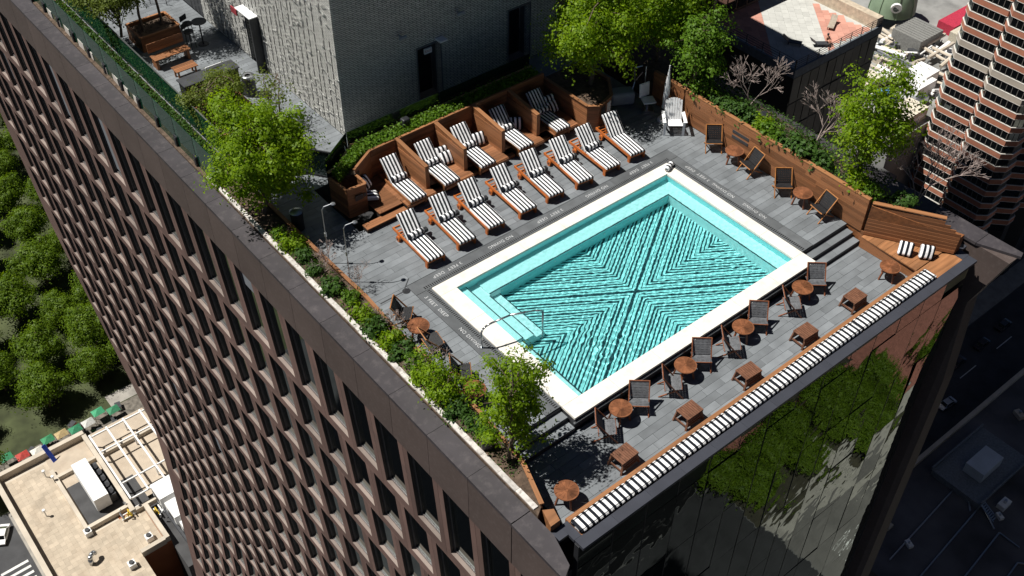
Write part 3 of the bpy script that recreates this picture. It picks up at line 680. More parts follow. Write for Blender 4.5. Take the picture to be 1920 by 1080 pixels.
# bolster left on the pool corner
def bolster_mesh(L=.6, r=.1, m=st_pil):
    b = MB(); n = 14; prof = [(-L / 2, .02), (-L / 2 - .02, r * .55), (-L / 2 + .03, r)] + [(-L / 2 + .03 + (L - .06) * k / 6, r * (1 + .03 * (k % 2))) for k in range(1, 6)] + [(L / 2 - .03, r), (L / 2 + .02, r * .55), (L / 2, .02)]
    v = []; k = len(prof)
    for i in range(n):
        t = 2 * math.pi * i / n; v += [(x, rr * math.cos(t), rr * math.sin(t)) for x, rr in prof]
    b.add(v, [(i * k + j, i * k + j + 1, ((i + 1) % n) * k + j + 1, ((i + 1) % n) * k + j) for i in range(n) for j in range(k - 1)])
    return b.mesh('bolster', m, True)
bol = bolster_mesh(.46, .095)
tag(link('bolster_pillow', bol, loc=(10.0, 6.33, .1), rot=(0, 0, .35)), 'small striped bolster lying on the white pool corner', 'pillow')

# ================================================================ LOUNGERS
LOUNGE_GROUP = 'orange teak loungers in a row beside the pool'
seat_me = rbox(.62, 1.2, .11, .045, st_len, 3, 5, .012); back_me = rbox(.62, .92, .11, .045, st_len, 3, 5, .012)
bolster_l = bolster_mesh(.56, .1)
def lounger(name, label, wood, wheels, group):
    t = thing(name, label, 'sun lounger', group=group)
    for s in (-1, 1):
        b = MB(); b.beam((s * .31, -1.02, .25), (s * .31, 1.06, .25), .04, .09)
        b.build('side_rail', wood, t)
        MB().beam((s * .31, -.93, 0), (s * .31, -.93, .295), .05, .12, up=(0, 1, 0)).build('leg', wood, t)
        MB().beam((s * .31, .66, .09), (s * .31, .72, .22), .05, .12, up=(0, 1, 0)).build('leg', wood, t)
        if wheels:
            wl = MB().cyl((s * .335, .66, .1), (s * .395, .66, .1), .1, .1, 16).build('wheel', wood, t)
            MB().cyl((s * .396, .66, .1), (s * .404, .66, .1), .04, .04, 10).build('hub', blackmet, wl)
        else: MB().beam((s * .31, .9, 0), (s * .31, .9, .2), .05, .06, up=(0, 1, 0)).build('leg', wood, t)
    MB().beam((-.29, 1.04, .255), (.29, 1.04, .255), .04, .05).build('head_bar', wood, t)
    MB().beam((-.29, -1.0, .25), (.29, -1.0, .25), .04, .06).build('foot_bar', wood, t)
    for k in range(3): MB().beam((-.289, .62 + k * .12, .25), (.289, .62 + k * .12, .25), .035, .02).build('slat', wood, t)
    link('seat_cushion', seat_me, t, loc=(0, -.46, .345))
    link('back_cushion', back_me, t, loc=(0, .47, .66), rot=(math.radians(46), 0, 0))
    MB().beam((-.2, .55, .25), (-.2, .72, .72), .03, .04).beam((.2, .55, .25), (.2, .72, .72), .03, .04).build('back_prop', wood, t)
    bo = link('bolster', bolster_l, t, loc=(0, .13, .5))
    if wheels: MB().box(.34, .5, .2, .34, .3, .42).build('side_pocket', blackmet, t)
    return t
ords = ['first', 'second', 'third', 'fourth', 'fifth', 'sixth', 'seventh', 'eighth']
lx = [.37, 1.66, 2.90, 4.18, 5.44, 6.74, 7.94, 9.19]
L0 = lounger('sun_lounger', 'first orange teak lounger of the poolside row from the left, by the dappled shade', teak, True, LOUNGE_GROUP)
for i, x in enumerate(lx):
    loc = (x + .4 + rnd.uniform(-.03, .03), 8.4 + rnd.uniform(-.05, .05), 0); rz = -.085 + rnd.uniform(-.04, .04)
    if i == 0: L0.location = loc; L0.rotation_euler = (0, 0, rz)
    else:
        r = dup(L0, loc, rz, (ords[i] + ' orange teak lounger of the poolside row counted from the left') if i < 7 else 'last orange teak lounger of the poolside row, nearest the white chair and without bolster')
        if i == 7:
            for c in list(r.children):
                if c.name.startswith(('bolster', 'side_pocket')): bpy.data.objects.remove(c)
for r_ in [o for o in bpy.data.objects if o.name.startswith('sun_lounger')]:
    for c in r_.children:
        if c.name.startswith('bolster'): c.location.x += rnd.uniform(-.03, .04); c.location.y += rnd.uniform(-.02, .07); c.rotation_euler = (rnd.uniform(-1, 1), 0, rnd.uniform(-.14, .14))
        if c.name.startswith('back_cushion'): c.rotation_euler.x += rnd.uniform(-.05, .03); c.rotation_euler.z = rnd.uniform(-.02, .02)
        if c.name.startswith('seat_cushion'): c.rotation_euler.z = rnd.uniform(-.018, .018); c.location.y += rnd.uniform(-.03, .02)
# ================================================================ BUILT-IN DAYBEDS
dby = thing('built_in_daybeds', 'built-in ipe timber daybeds with divider walls behind the lounger row', 'daybeds', (4.5, 11.2, 0))
BX = [1.52, 3.10, 4.63, 6.26, 7.87]; DV = [2.6, 4.19, 5.84, 7.42]
def hboards(name, parent, p0, p1, zlist, w, th, m, split=0):
    for z in zlist: board(name, parent, (p0[0], p0[1], z), (p1[0], p1[1], z), th, w, m)
# platforms: boards running along X
for i, x in enumerate(BX):
    xa = x if i else .35; xb = x + 1.17
    xa2 = 1.5 if i == 0 else DV[i - 1] + .065; xb2 = DV[i] - .065 if i < 4 else 9.1
    y = 10.02; k = 0
    while y < 11.98:
        wdt = .105; (a, b) = (x, xb) if y < 10.37 else (xa2 if i else .6, xb2)
        board('deck_board', dby, (a, y + wdt / 2, .285), (b, y + wdt / 2, .285), wdt - .006, .03, ipe); y += wdt
    MB().box(x + .03, xb - .03, 10.12, 11.9, .012, .265).build('plinth', mat('dark_plinth', (.03, .02, .015), .8), dby, world=True)
    board('edge_board', dby, (x, 10.008, .22), (xb, 10.008, .22), .02, .1, ipe)
    if i < 4:
        MB().box(xb + .01, BX[i + 1] - .01, 10.2, 10.36, .012, .12).build('gap_step', ipe_mass, dby, world=True)
for k in range(3): board('step_board', dby, (-.1, 10.0 + k * .105, .16), (1.5, 10.0 + k * .105, .16), .1, .03, ipe)
MB().box(-.1, 1.5, 9.97, 10.24, .012, .14).build('plinth', MATS['dark_plinth'], dby, world=True)
y = 10.3
while y < 11.5: board('deck_board', dby, (.58, y, .285), (1.49, y, .285), .099, .03, ipe); y += .105
MB().box(.62, 1.46, 10.3, 11.5, .012, .265).build('plinth', MATS['dark_plinth'], dby, world=True)
# back wall boards per bay, corner facet, dividers
zb_ = [.36 + k * .115 for k in range(9)]
edges = [1.5] + DV + [9.1]
for a, b in zip(edges, edges[1:]):
    for z in zb_: board('wall_board', dby, (a + .003, 12.05, z), (b - .003, 12.05, z), .025, .112, ipe)
for z in zb_: board('wall_board', dby, (.56, 11.5, z), (1.49, 12.04, z), .025, .112, ipe)
for a, b in zip(edges, edges[1:]): board('cap_board', dby, (a, 12.08, 1.36), (b - .002, 12.08, 1.36), .09, .04, ipe_cap)
board('cap_board', dby, (.53, 11.52, 1.36), (1.5, 12.08, 1.36), .09, .04, ipe_cap)
for x in DV:
    MB().prism([(x - .06, 10.37), (x + .06, 10.37), (x + .06, 12.03), (x - .06, 12.03)], .3, [1.16, 1.16, 1.34, 1.34]).build('divider_core', ipe_mass, dby, world=True)
    for s in (-1, 1):
        for k in range(7): board('divider_board', dby, (x + s * .068, 10.37, .37 + k * .115), (x + s * .068, 12.03, .37 + k * .115), .014, .112, ipe)
    bb = board('cap_board', dby, (x, 10.36, 1.18), (x, 12.03, 1.36), .15, .03, ipe_cap)
    board('end_board', dby, (x, 10.36, .3), (x, 10.36, 1.165), .15, .02, ipe_cap, up=(0, 1, 0))
# end planter box on the left
ep = [(-.22, 11.9), (-.13, 10.97), (.55, 10.9), (.55, 11.5)]
for k in range(9):
    z = .07 + k * .126
    board('box_board', dby, (*ep[0], z), (*ep[1], z), .03, .122, ipe); board('box_board', dby, (*ep[1], z), (*ep[2], z), .03, .122, ipe)
    board('box_board', dby, (ep[2][0], ep[2][1], z), (ep[3][0], ep[3][1], z), .03, .122, ipe)
for a, b in ((ep[0], ep[1]), (ep[1], ep[2]), (ep[2], ep[3])): board('cap_board', dby, (*a, 1.17), (*b, 1.17), .1, .035, ipe_cap)
MB().box(.1, .4, 10.86, 10.875, .66, .86).box(.42, .52, 10.855, 10.87, .7, .84).build('outlet_plate', charcoal, dby, world=True)
# long planter behind the back wall, pale back rail and glass screen
MB().prism([(-.18, 11.85), (.52, 11.45), (1.5, 12.07), (9.1, 12.07), (9.1, 12.75), (1.2, 12.75), (.2, 12.0)], .02, 1.22).build('planter_soil', soil, dby, world=True)
for p, q in (((-.2, 11.95), (.2, 12.0)), ((.2, 12.0), (1.2, 12.76)), ((1.2, 12.76), (5.2, 12.76)), ((5.2, 12.76), (9.1, 12.76))): board('back_rail', dby, (*p, 1.34), (*q, 1.34), .09, .05, ipe_light)
for p, q in (((-.2, 12.02), (1.15, 12.86)), ((1.15, 12.86), (5, 12.86)), ((5, 12.86), (9.1, 12.86))):
    d = Vector((q[0] - p[0], q[1] - p[1], 0)); board('glass_screen', dby, (p[0], p[1], .95), (q[0] - .02, q[1], .95), .014, 1.75, clear_glass)
# recliners on the platforms
B0 = None; bnames = ['leftmost bay beside the corner planter', 'second bay from the left', 'middle bay', 'fourth bay, half in shade', 'rightmost bay, in shade beside the tree box']
bayx = [1.97, 3.36, 4.9, 6.6, 8.3]
bw = mat('bay_wood', (.25, .1, .035), .5, .3, 7)
for i, x in enumerate(bayx):
    loc = (x, 10.98, .12); lab = 'striped recliner on the timber daybed in the ' + bnames[i]
    if i == 0: B0 = lounger('daybed_recliner', lab, bw, False, 'striped recliners on the built-in daybeds'); B0.location = loc; B0.rotation_euler = (0, 0, -.03)
    else: dup(B0, loc, -.03, lab)
pil = rbox(.46, .46, .13, .06, st_pil, 3, 4, .05)
def pillow(label, loc, rot, sc_=1.0): return tag(link('throw_pillow', pil, loc=loc, rot=rot, scale=(sc_,) * 3), label, 'pillow', 'striped throw pillows')
pillow('upper striped pillow in the dark corner seat by the end planter', (.85, 11.45, .72), (1.0, 0, .5))
pillow('lower striped pillow flat on the dark corner seat by the end planter', (.82, 11.1, .42), (.15, 0, 1.2))
pillow('rear striped pillow of the pair in the second daybed bay', (3.9, 11.3, .62), (1.1, 0, -.1)); pillow('front striped pillow of the pair in the second daybed bay', (3.93, 11.1, .52), (.9, 0, -.1))
pillow('single striped pillow in the middle daybed bay', (5.45, 11.25, .55), (1.0, 0, -.15)); pillow('single striped pillow in the half-shaded fourth bay', (7.1, 11.2, .5), (.9, .1, -.5))
pillow('rear striped pillow in the shaded rightmost bay', (8.85, 11.4, .62), (1.1, 0, -.05)); pillow('front striped pillow in the shaded rightmost bay', (8.82, 11.2, .5), (.95, 0, .05))
# ================================================================ CHAIRS, TABLES, STOOLS
def weave(w, d, nu, nv, m):
    b = MB()
    for i in range(nu):
        x = -w / 2 + (i + .5) * w / nu; b.box(x - w / nu * .4, x + w / nu * .4, -d / 2, d / 2, -.006, .002 + .004 * (i % 2))
    for j in range(nv):
        y = -d / 2 + (j + .5) * d / nv; b.box(-w / 2 - .02, w / 2 + .02, y - d / nv * .4, y + d / nv * .4, .001 + .004 * (j % 2), .011)
    return b.mesh('woven_panel', m)
wv = {}
def strap_chair(name, label, wood, stm, group):
    t = thing(name, label, 'chair', group=group)
    if stm.name not in wv: wv[stm.name] = (weave(.52, .5, 8, 7, stm), weave(.52, .52, 8, 7, stm))
    for s in (-1, 1):
        MB().beam((s * .28, -.34, .0), (s * .28, .3, .82), .03, .035).build('back_post', wood, t)       # foot in front, rises to the back
        MB().beam((s * .245, .36, .0), (s * .245, -.28, .4), .03, .035).build('leg', wood, t)            # rear foot, rises to the seat front
    MB().cyl((-.28, -.27, .385), (.28, -.27, .385), .018, .018, 8).build('front_bar', wood, t)
    MB().cyl((-.28, .2, .3), (.28, .2, .3), .016, .016, 8).build('rear_bar', wood, t)
    MB().cyl((-.29, .3, .81), (.29, .3, .81), .018, .018, 8).build('top_bar', wood, t)
    link('seat', wv[stm.name][0], t, loc=(0, -.03, .345), rot=(math.radians(-11), 0, 0)); link('backrest', wv[stm.name][1], t, loc=(0, .195, .585), rot=(math.radians(62), 0, 0))
    return t
redw = mat('red_wood', (.2, .07, .032), .45, .3, 8); orw = mat('honey_wood', (.34, .14, .042), .45, .3, 8)
fc = strap_chair('strap_chair', 'grey strap chair facing out, right of the lower-strip table nearest the parapet tree', redw, strap, 'grey strap chairs along the pool wall')
order = ['nearest the brown parapet', 'second from the brown parapet', 'third from the brown parapet', 'nearest the corner bench']
TX = [1.24, 3.78, 6.22, 8.93]
for i, x in enumerate(TX):
    la = 'grey strap chair right of the pool-wall table ' + order[i]; lb = 'grey strap chair left of the pool-wall table ' + order[i]
    if i == 0: fc.location = (x + .68, -.52, -.5); fc.rotation_euler = (0, 0, -.72); fc['label'] = la
    else: dup(fc, (x + .7, -.47, -.5), -.72 + rnd.uniform(-.06, .06), la)
    dup(fc, (x - .7, -.66, -.5), .8 + rnd.uniform(-.08, .08), lb)
def round_table(name, label, group):
    t = thing(name, label, 'table', group=group); top = MB(); n = 14
    for k in range(n):
        a0, a1 = 2 * math.pi * k / n + .012, 2 * math.pi * (k + 1) / n - .012; am = (a0 + a1) / 2
        top.prism([(.05 * math.cos(a0), .05 * math.sin(a0)), (.29 * math.cos(a0), .29 * math.sin(a0)), (.29 * math.cos(am), .29 * math.sin(am)), (.29 * math.cos(a1), .29 * math.sin(a1)), (.05 * math.cos(a1), .05 * math.sin(a1))], .455, .485)
    top.lathe([(.292, .455), (.325, .455), (.33, .47), (.325, .487), (.292, .487), (.292, .455)], 28); top.lathe([(0, .484), (.045, .484), (.045, .456)], 12)
    top.build('table_top', walnut, t)
    for k in range(4):
        a = math.pi / 4 + k * math.pi / 2; MB().beam((.3 * math.cos(a), .3 * math.sin(a), 0), (.2 * math.cos(a), .2 * math.sin(a), .456), .045, .045).build('leg', redw, t)
    MB().beam((-.17, -.17, .42), (.17, .17, .42), .03, .05).beam((-.17, .17, .42), (.17, -.17, .42), .03, .05).build('stretcher', redw, t)
    return t
T0 = round_table('round_table', 'round slatted table by the pool wall ' + order[0], 'small round slatted tables')
for i, x in enumerate(TX):
    if i == 0: T0.location = (x, -.5, -.5)
    else: dup(T0, (x, -.5, -.5), rnd.uniform(0, 1.5), 'round slatted table by the pool wall ' + order[i])
dup(T0, (11.83, -1.62, -.5), .4, 'round slatted table standing before the corner bench with pillows')
dup(T0, (12.02, 5.2, 0), .7, 'round table between two black strap chairs at the timber wall, far pair'); dup(T0, (12.03, 2.18, 0), .2, 'round table between two black strap chairs at the timber wall, near the steps')
dup(T0, (-1.72, 2.22, 0), .3, 'round table among leaves by the left planter near the parapet tree'); dup(T0, (-1.5, 5.15, 0), .9, 'round table in shade between black chairs at the left planter')
dup(T0, (-1.72, -1.62, -.5), .5, 'round table in deep shade at the narrow end of the lower strip')
def stool(label):
    t = thing('slatted_stool', label, 'stool', group='slatted stools along the striped bench')
    for k in range(9): MB().box(-.31 + k * .0695, -.31 + k * .0695 + .058, -.23, .23, .4, .425).build('slat', stoolwood, t)
    for s in (-1, 1):
        MB().box(-.31, .31, s * .2 - .02, s * .2 + .02, .345, .399).build('apron', stoolwood, t)
        for q in (-1, 1): MB().beam((q * .34, s * .235, 0), (q * .26, s * .2, .36), .05, .06).build('leg', stoolwood, t)
        for q in range(3): MB().box(-.3, .3, s * (.222 - q * .006) - .012, s * (.222 - q * .006) + .012, .07 + q * .095, .135 + q * .095).build('side_slat', stoolwood, t)
        MB().box(s * .31 - .012, s * .31 + .012, -.2, .2, .08, .14).build('stretcher', stoolwood, t)
    return t
so_ = ['farthest along, before the corner bench', 'second from the corner bench', 'in the middle of the strip', 'second from the brown parapet', 'dappled by tree shade, nearest the brown parapet']
S0 = None
for i, (x, y) in enumerate(((9.96, -1.72), (7.61, -1.74), (5.09, -1.74), (2.72, -1.7), (.29, -1.66))):
    lab = 'brown slatted stool at the striped bench, ' + so_[i]
    if i == 0: S0 = stool(lab); S0.location = (x, y, -.5); S0.rotation_euler = (0, 0, 0)
    else: dup(S0, (x, y, -.5), rnd.uniform(-.06, .06), lab)
rc = strap_chair('woven_chair', 'far black strap chair at the timber wall, facing the lower strip', orw, blackstrap, 'black strap chairs with honey wood frames')
rc.location = (12.05, 6.2, 0); rc.rotation_euler = (0, 0, -.7)
dup(rc, (12.02, 4.42, 0), -1.75, 'black strap chair turned to the pool, right after the far wall table'); dup(rc, (12.02, 3.0, 0), -.7, 'black strap chair at the wall between two round tables, facing the lower strip')
dup(rc, (12.05, 1.35, 0), -1.75, 'black strap chair turned to the pool at the top of the right steps')
dup(rc, (-1.5, 5.95, 0), .8, 'farthest black strap chair at the left planter'); dup(rc, (-1.5, 4.5, 0), 1.4, 'shaded middle black strap chair at the left planter'); dup(rc, (-1.55, 3.05, 0), 1.0, 'black strap chair beside the leafy table at the left planter')
# ================================================================ FRONT BENCH WITH STRIPED CUSHIONS
bench = thing('parapet_bench', 'long timber bench along the glazed edge carrying striped cushions', 'bench', (5, -2.4, -.5))
MB().box(-2.28, 12.38, -2.5, -2.235, -.5, -.12).build('bench_base', ipe_mass, bench, world=True)
for k in range(6):
    xa = -2.28 + k * 2.446
    board('front_board', bench, (xa, -2.222, -.2), (xa + 2.44, -2.222, -.2), .022, .16, ipe); board('front_board', bench, (xa, -2.222, -.38), (xa + 2.44, -2.222, -.38), .022, .16, ipe)
    board('seat_board', bench, (xa, -2.29, -.1), (xa + 2.44, -2.29, -.1), .16, .035, ipe_cap)
    for yy in (-2.44, -2.56, -2.68, -2.79): board('seat_board', bench, (xa, yy, -.1), (xa + 2.44, yy, -.1), .112, .035, ipe_cap)
cu = rbox(1.848, .44, .12, .05, st_bench, 3, 8, .01)
for k in range(8):
    tag(link('bench_cushion', cu, loc=(-2.29 + 1.856 * (k + .5), -2.6, -.02), rot=(0, rnd.uniform(-.006, .006), rnd.uniform(-.006, .006))),
        'striped bench cushion, ' + ['at the brown parapet end', 'second from the brown parapet', 'third from the brown parapet', 'fourth from the brown parapet', 'fifth from the brown parapet', 'sixth from the brown parapet', 'seventh from the brown parapet', 'at the corner bench end'][k], 'cushion', 'striped cushions along the bench')
# ================================================================ RIGHT TIMBER WALL AND CORNER BENCH
wallr = thing('timber_wall', 'high ipe timber planter wall along the right side of the pool', 'timber wall', (12.5, 4, 0))
yj = [9.7, 7.3, 4.9, 2.5, .03]
for r in range(9):
    z = .072 + r * .14
    off = rnd.uniform(-.9, .9); js = [9.7] + [j + (off if 0 < q < 4 else 0) for q, j in enumerate(yj)][1:4] + [.03]
    for a, b in zip(js, js[1:]): board('wall_board', wallr, (12.47, a, z), (12.47, b + .004, z), .03, .136, ipe)
for a, b in zip(yj, yj[1:]): board('cap_board', wallr, (12.52, a, 1.29), (12.52, b + .004, 1.29), .15, .035, ipe_cap)
MB().box(12.5, 12.56, .03, 9.7, -.4, 1.27).build('wall_core', ipe_mass, wallr, world=True)
for zz in (.83, .62): MB().box(12.44, 12.462, 5.0, 5.75, zz - .055, zz + .055).build('vent_grille', charcoal, wallr, world=True)
for k in range(4): board('wall_board', wallr, (12.47, .02, -.43 + k * .14 - .001), (12.47, -.12, -.43 + k * .14 - .001), .03, .136, ipe)
struct(MB().prism([(12.57, 12.6), (12.57, .03), (14.2, -2.3), (14.65, -2.3), (14.65, 12.6)], -.7, [1.1, 1.1, .55, .12, 1.0]).build('planting_bed', soil))
cb = thing('corner_bench', 'angled timber corner bench with tall back and two striped pillows on it', 'bench', (13, -1.4, -.5))
A_, B_ = (12.45, -.08), (13.92, -2.5)
for r in range(9):
    z = .03 + r * .125; k = 1 - r / 30
    ex = 1 - max(0, (r - 5)) * .07
    board('back_board', cb, (A_[0] + .012 * r, A_[1] + .004 * r, z), (A_[0] + (B_[0] - A_[0]) * ex + .012 * r, A_[1] + (B_[1] - A_[1]) * ex, z), .03, .121, ipe)
board('cap_board', cb, (A_[0] + .14, A_[1] + .05, 1.17), (A_[0] + (B_[0] - A_[0]) * .8 + .14, A_[1] + (B_[1] - A_[1]) * .8 + .05, 1.17), .16, .035, ipe_cap)
MB().prism([(A_[0] + .05, A_[1]), (B_[0] + .05, B_[1]), (B_[0] + .3, B_[1]), (A_[0] + .3, A_[1])], -.5, [1.1, .6, .6, 1.1]).build('bench_back_core', ipe_mass, cb, world=True)
for k in range(7):
    t0, t1 = k / 7, (k + 1) / 7; ya = -.12 - 2.1 * t0; yb = -.12 - 2.1 * t1; xr0 = 12.44 + (ya + .08) * -.607; xr1 = 12.44 + (yb + .08) * -.607
    MB().prism([(12.34, ya), (12.34, yb + .008), (xr1 + .01, yb + .008), (xr0 + .01, ya)][::-1], -.1, -.06).build('seat_board', ipe_cap, cb, world=True)
for k in range(3): board('front_board', cb, (12.36, -.12, -.43 + k * .13), (12.42, -2.2, -.43 + k * .13), .03, .126, ipe)
MB().prism([(12.4, -2.235), (12.4, -2.83), (14.0, -2.83), (14.0, -2.5), (13.7, -2.235)], -.12, -.085).build('seat_end', ipe_cap, cb, world=True)
pillow('left striped pillow of the pair leaning on the corner bench back', (12.72, -1.5, .16), (.95, 0, -1.05)); pillow('right striped pillow of the pair leaning on the corner bench back', (13.1, -2.02, .16), (1.0, .15, -.8))
# tree box with notice beside the daybeds
tb = thing('tree_box', 'timber tree box with a white notice at the end of the daybeds', 'planter', (10, 10.6, 0))
pl = [(9.2, 12.3), (9.2, 9.75), (9.55, 9.5), (10.35, 9.75), (11.0, 10.6), (11.0, 12.3)]
for a, b in zip(pl, pl[1:]):
    for k in range(8): board('box_board', tb, (*a, .07 + k * .132), (*b, .07 + k * .132), .03, .128, ipe)
    board('cap_board', tb, (*a, 1.12), (*b, 1.12), .12, .035, ipe_cap)
MB().prism(pl, .012, .98).build('soil_fill', soil, tb, world=True)
a, b = Vector((9.55, 9.5, 0)), Vector((10.35, 9.75, 0)); d = (b - a).normalized(); nrm = Vector((d.y, -d.x, 0))
for t0, t1, m_, n_ in ((.62, .95, whitepl, 'notice_board'), (.12, .5, charcoal, 'dark_notice')):
    p, q = a.lerp(b, t0) + nrm * .024, a.lerp(b, t1) + nrm * .024; board(n_, tb, (p.x, p.y, .72), (q.x, q.y, .72), .012, .42, m_)

# ================================================================ POOL LIFT, WHITE CHAIR, UMBRELLA
ac = thing('white_chair', 'white round-backed garden chair by the timber wall under the tree', 'chair', (11.75, 7.9, 0), -.68)
bk = MB(); n = 7
for k in range(n):
    x = -.27 + k * .09; hh = .62 + .26 * math.sqrt(max(0, 1 - (x / .36) ** 2)); bk.beam((x, .12, .36), (x, .12 + hh * .32, .36 + hh * .86), .08, .02, up=(0, 1, 0))
bk.build('backrest', whitepl, ac)
st = MB()
for k in range(6): st.beam((-.3, -.34 + k * .09, .42 - k * .012), (.3, -.34 + k * .09, .42 - k * .012), .08, .02)
st.build('seat', whitepl, ac)
for s in (-1, 1):
    MB().beam((s * .38, -.42, .58), (s * .36, .3, .6), .12, .025).build('armrest', whitepl, ac)
    MB().beam((s * .34, -.36, 0), (s * .34, -.36, .57), .03, .09, up=(1, 0, 0)).build('leg', whitepl, ac); MB().beam((s * .33, .45, 0), (s * .31, -.3, .4), .03, .09).build('leg', whitepl, ac)
um_ = thing('closed_umbrella', 'closed white umbrella standing behind the white chair', 'umbrella', (11.95, 8.55, 0))
MB().lathe([(0, 2.15), (.03, 2.12), (.05, 1.9), (.1, 1.5), (.12, 1.0), (.1, .7), (.13, .55), (.05, .5)], 9).build('canopy', mat('umbrella_cloth', (.62, .63, .65), .8, .1, 6), um_)
MB().cyl((0, 0, 0), (0, 0, 2.3), .022, .02, 8).build('pole', whitepl, um_); MB().lathe([(0, .08), (.2, .07), (.24, 0)], 16).build('base', whitepl, um_)
pl_ = thing('pool_lift_seat', 'pale hoist seat with backrest on a steel arm near the timber wall', 'pool lift', (11.85, 9.3, 0), -.45)
link('seat', rbox(.48, .46, .06, .02, whitepl), pl_, loc=(0, 0, .5)); link('backrest', rbox(.46, .05, .55, .02, whitepl), pl_, loc=(-.1, .25, .82), rot=(-.1, 0, .35))
tube([(0, .3, .5), (0, .5, .7), (0, .55, 1.6)], .025).build('arm', steel, pl_); MB().box(-.2, .2, -.15, .2, 0, .1).cyl((0, .05, .1), (0, .05, .47), .05, .05, 10).build('base', steel, pl_)
gb = thing('covered_lift_base', 'grey moulded hoist base with steel arm beside the tree box', 'pool lift', (11.5, 10.35, 0), -.5)
link('cover', rbox(.95, .55, .55, .12, greyvin, 4), gb, loc=(0, 0, .28)); tube([(.4, 0, .5), (.5, .1, .8), (.45, .1, 1.4), (.75, .1, 1.45)], .03).build('arm', steel, gb)
tube([(.5, .1, .8), (.75, .05, 1.2)], .02).build('strut', steel, gb)
# ================================================================ LEFT PLANTER
lp = thing('parapet_planter', 'long low planter with timber curb and pale edging along the brown parapet', 'planter', (-2.4, 6, 0))
curb = [(-2.02, 15.6), (-2.0, 9.9), (-1.96, 7.2), (-2.05, 5.6), (-2.02, 3.9), (-2.05, 1.6), (-2.2, -.4), (-2.68, -1.75)]
for a, b in zip(curb, curb[1:]):
    board('curb_cap', lp, (*a, .38), (*b, .38), .12, .04, ipe_cap)
    zl = -.5 if b[1] < .5 else 0
    for k in range(3 if zl == 0 else 6): board('curb_board', lp, (a[0] + .02, a[1], zl + .07 + k * .125), (b[0] + .02, b[1], zl + .07 + k * .125), .03, .12, ipe)
MB().prism([(-2.93, 15.6), (-2.93, -1.9), (-2.7, -1.75), (-2.22, -.4), (-2.07, 1.6), (-2.04, 3.9), (-2.07, 5.6), (-1.98, 7.2), (-2.03, 9.9), (-2.04, 15.6)], -.7, .26).build('soil_fill', soil, lp, world=True)
es = unit(edging)
for k in range(24):
    y = -1.7 + k * .72
    link('edging_stone', es, lp, loc=(-2.83 + rnd.uniform(-.008, .008), y + .36, .24), scale=(.15, .712, .12), world=True)
MB().prism([(-2.7, -1.8), (-2.45, -1.95), (-2.55, -2.3), (-2.85, -2.3)], -.5, .2).build('end_block', ipe_cap, lp, world=True)
def speaker(label, loc, rz):
    t = thing('garden_speaker', label, 'speaker', loc, rz)
    link('cabinet', rbox(.3, .26, .36, .06, blackmet, 4), t, loc=(0, 0, .24)); MB().cyl((0, 0, -.1), (0, 0, .1), .03, .03, 8).build('stake', blackmet, t)
    MB().cyl((.1, -.131, .24), (.1, -.134, .24), .02, .02, 8).build('badge', steel, t); return t
speaker('black garden speaker in the left planter beside the parapet tree', (-2.6, .55, .26), -.6); speaker('black garden speaker in the right planting bed by bare shrubs', (13.3, 5.2, 1.08), .8)
speaker('black garden speaker in the planter behind the daybeds', (3.3, 12.55, 1.22), 0)
for i, (x, y, l) in enumerate(((-1.82, 9.53, 'outdoor shower post farther from the pool'), (-1.78, 8.4, 'outdoor shower post nearer the pool'))):
    t = thing('outdoor_shower', 'steel ' + l + ' by the left planter', 'shower', (x, y, 0))
    tube([(0, 0, 0), (0, 0, 2.15), (.06, -.02, 2.25), (.3, -.1, 2.3)], .014).build('pipe', steel, t); MB().lathe([(0, 2.31), (.07, 2.3), (.08, 2.28), (0, 2.275)], 16, c=(.34, -.11)).build('shower_head', steel, t)
    MB().cyl((0, 0, 1.1), (0, 0, 1.25), .04, .04, 10).build('valve', steel, t)
bn = thing('litter_bin', 'dark round bin with steel lid beside the big parapet tree', 'bin', (-1.7, 11.6, 0))
MB().cyl((0, 0, 0), (0, 0, .7), .2, .21, 16).build('body', blackmet, bn); MB().lathe([(0, .8), (.12, .79), (.22, .7)], 18).build('lid', steel, bn, True)
# ================================================================ FAR LEFT: GLASS SCREENS, HEDGE, BAR, BENCHES
gs = thing('outer_balustrade', 'green glass balustrade with black clamp posts along the brown parapet', 'balustrade', (-2.8, 23, .2))
for k in range(12):
    y = 14.9 + k * 1.5
    board('glass_panel', gs, (-2.78, y + .02, .78), (-2.78, y + 1.48, .78), .016, 1.3, green_glass)
    MB().box(-2.86, -2.7, y - .07, y + .07, .0, .6).box(-2.84, -2.72, y - .12, y + .12, .6, .66).build('clamp_post', blackmet, gs, world=True)
gi = thing('inner_balustrade', 'second glass balustrade with steel top rail behind the hedge', 'balustrade', (-1.85, 23, .2))
for k in range(10):
    y = 16.2 + k * 1.5
    board('glass_panel', gi, (-1.86, y + .02, .8), (-1.86, y + 1.48, .8), .016, 1.0, green_glass); board('top_rail', gi, (-1.86, y, 1.32), (-1.86, y + 1.498, 1.32), .05, .03, steel)
wb = MB().box(-.14, .14, -.26, .26, -.25, .25).mesh('planter_block', mat('pale_block', (.5, .47, .43), .8, .15, 2))
for i, y in enumerate((29.4, 28.5, 27.6, 26.2, 25.3, 24.0, 23.0, 22.1, 21.2)):
    tag(link('ballast_block', wb, loc=(-2.66, y, .3), rot=(0, 0, rnd.uniform(-.08, .08))), 'pale ballast block behind the parapet, ' + ['first', 'second', 'third', 'fourth', 'fifth', 'sixth', 'seventh', 'eighth', 'ninth'][i] + ' from the top edge of the view', 'block', 'pale blocks behind the parapet')
struct(MB().box(-2.93, -1.9, 15.65, 31, -.7, .24).build('planting_bed', soil))
bar = thing('bar_counter', 'black bar counter with steel foot rail on the back walkway', 'counter', (-.2, 20.3, 0))
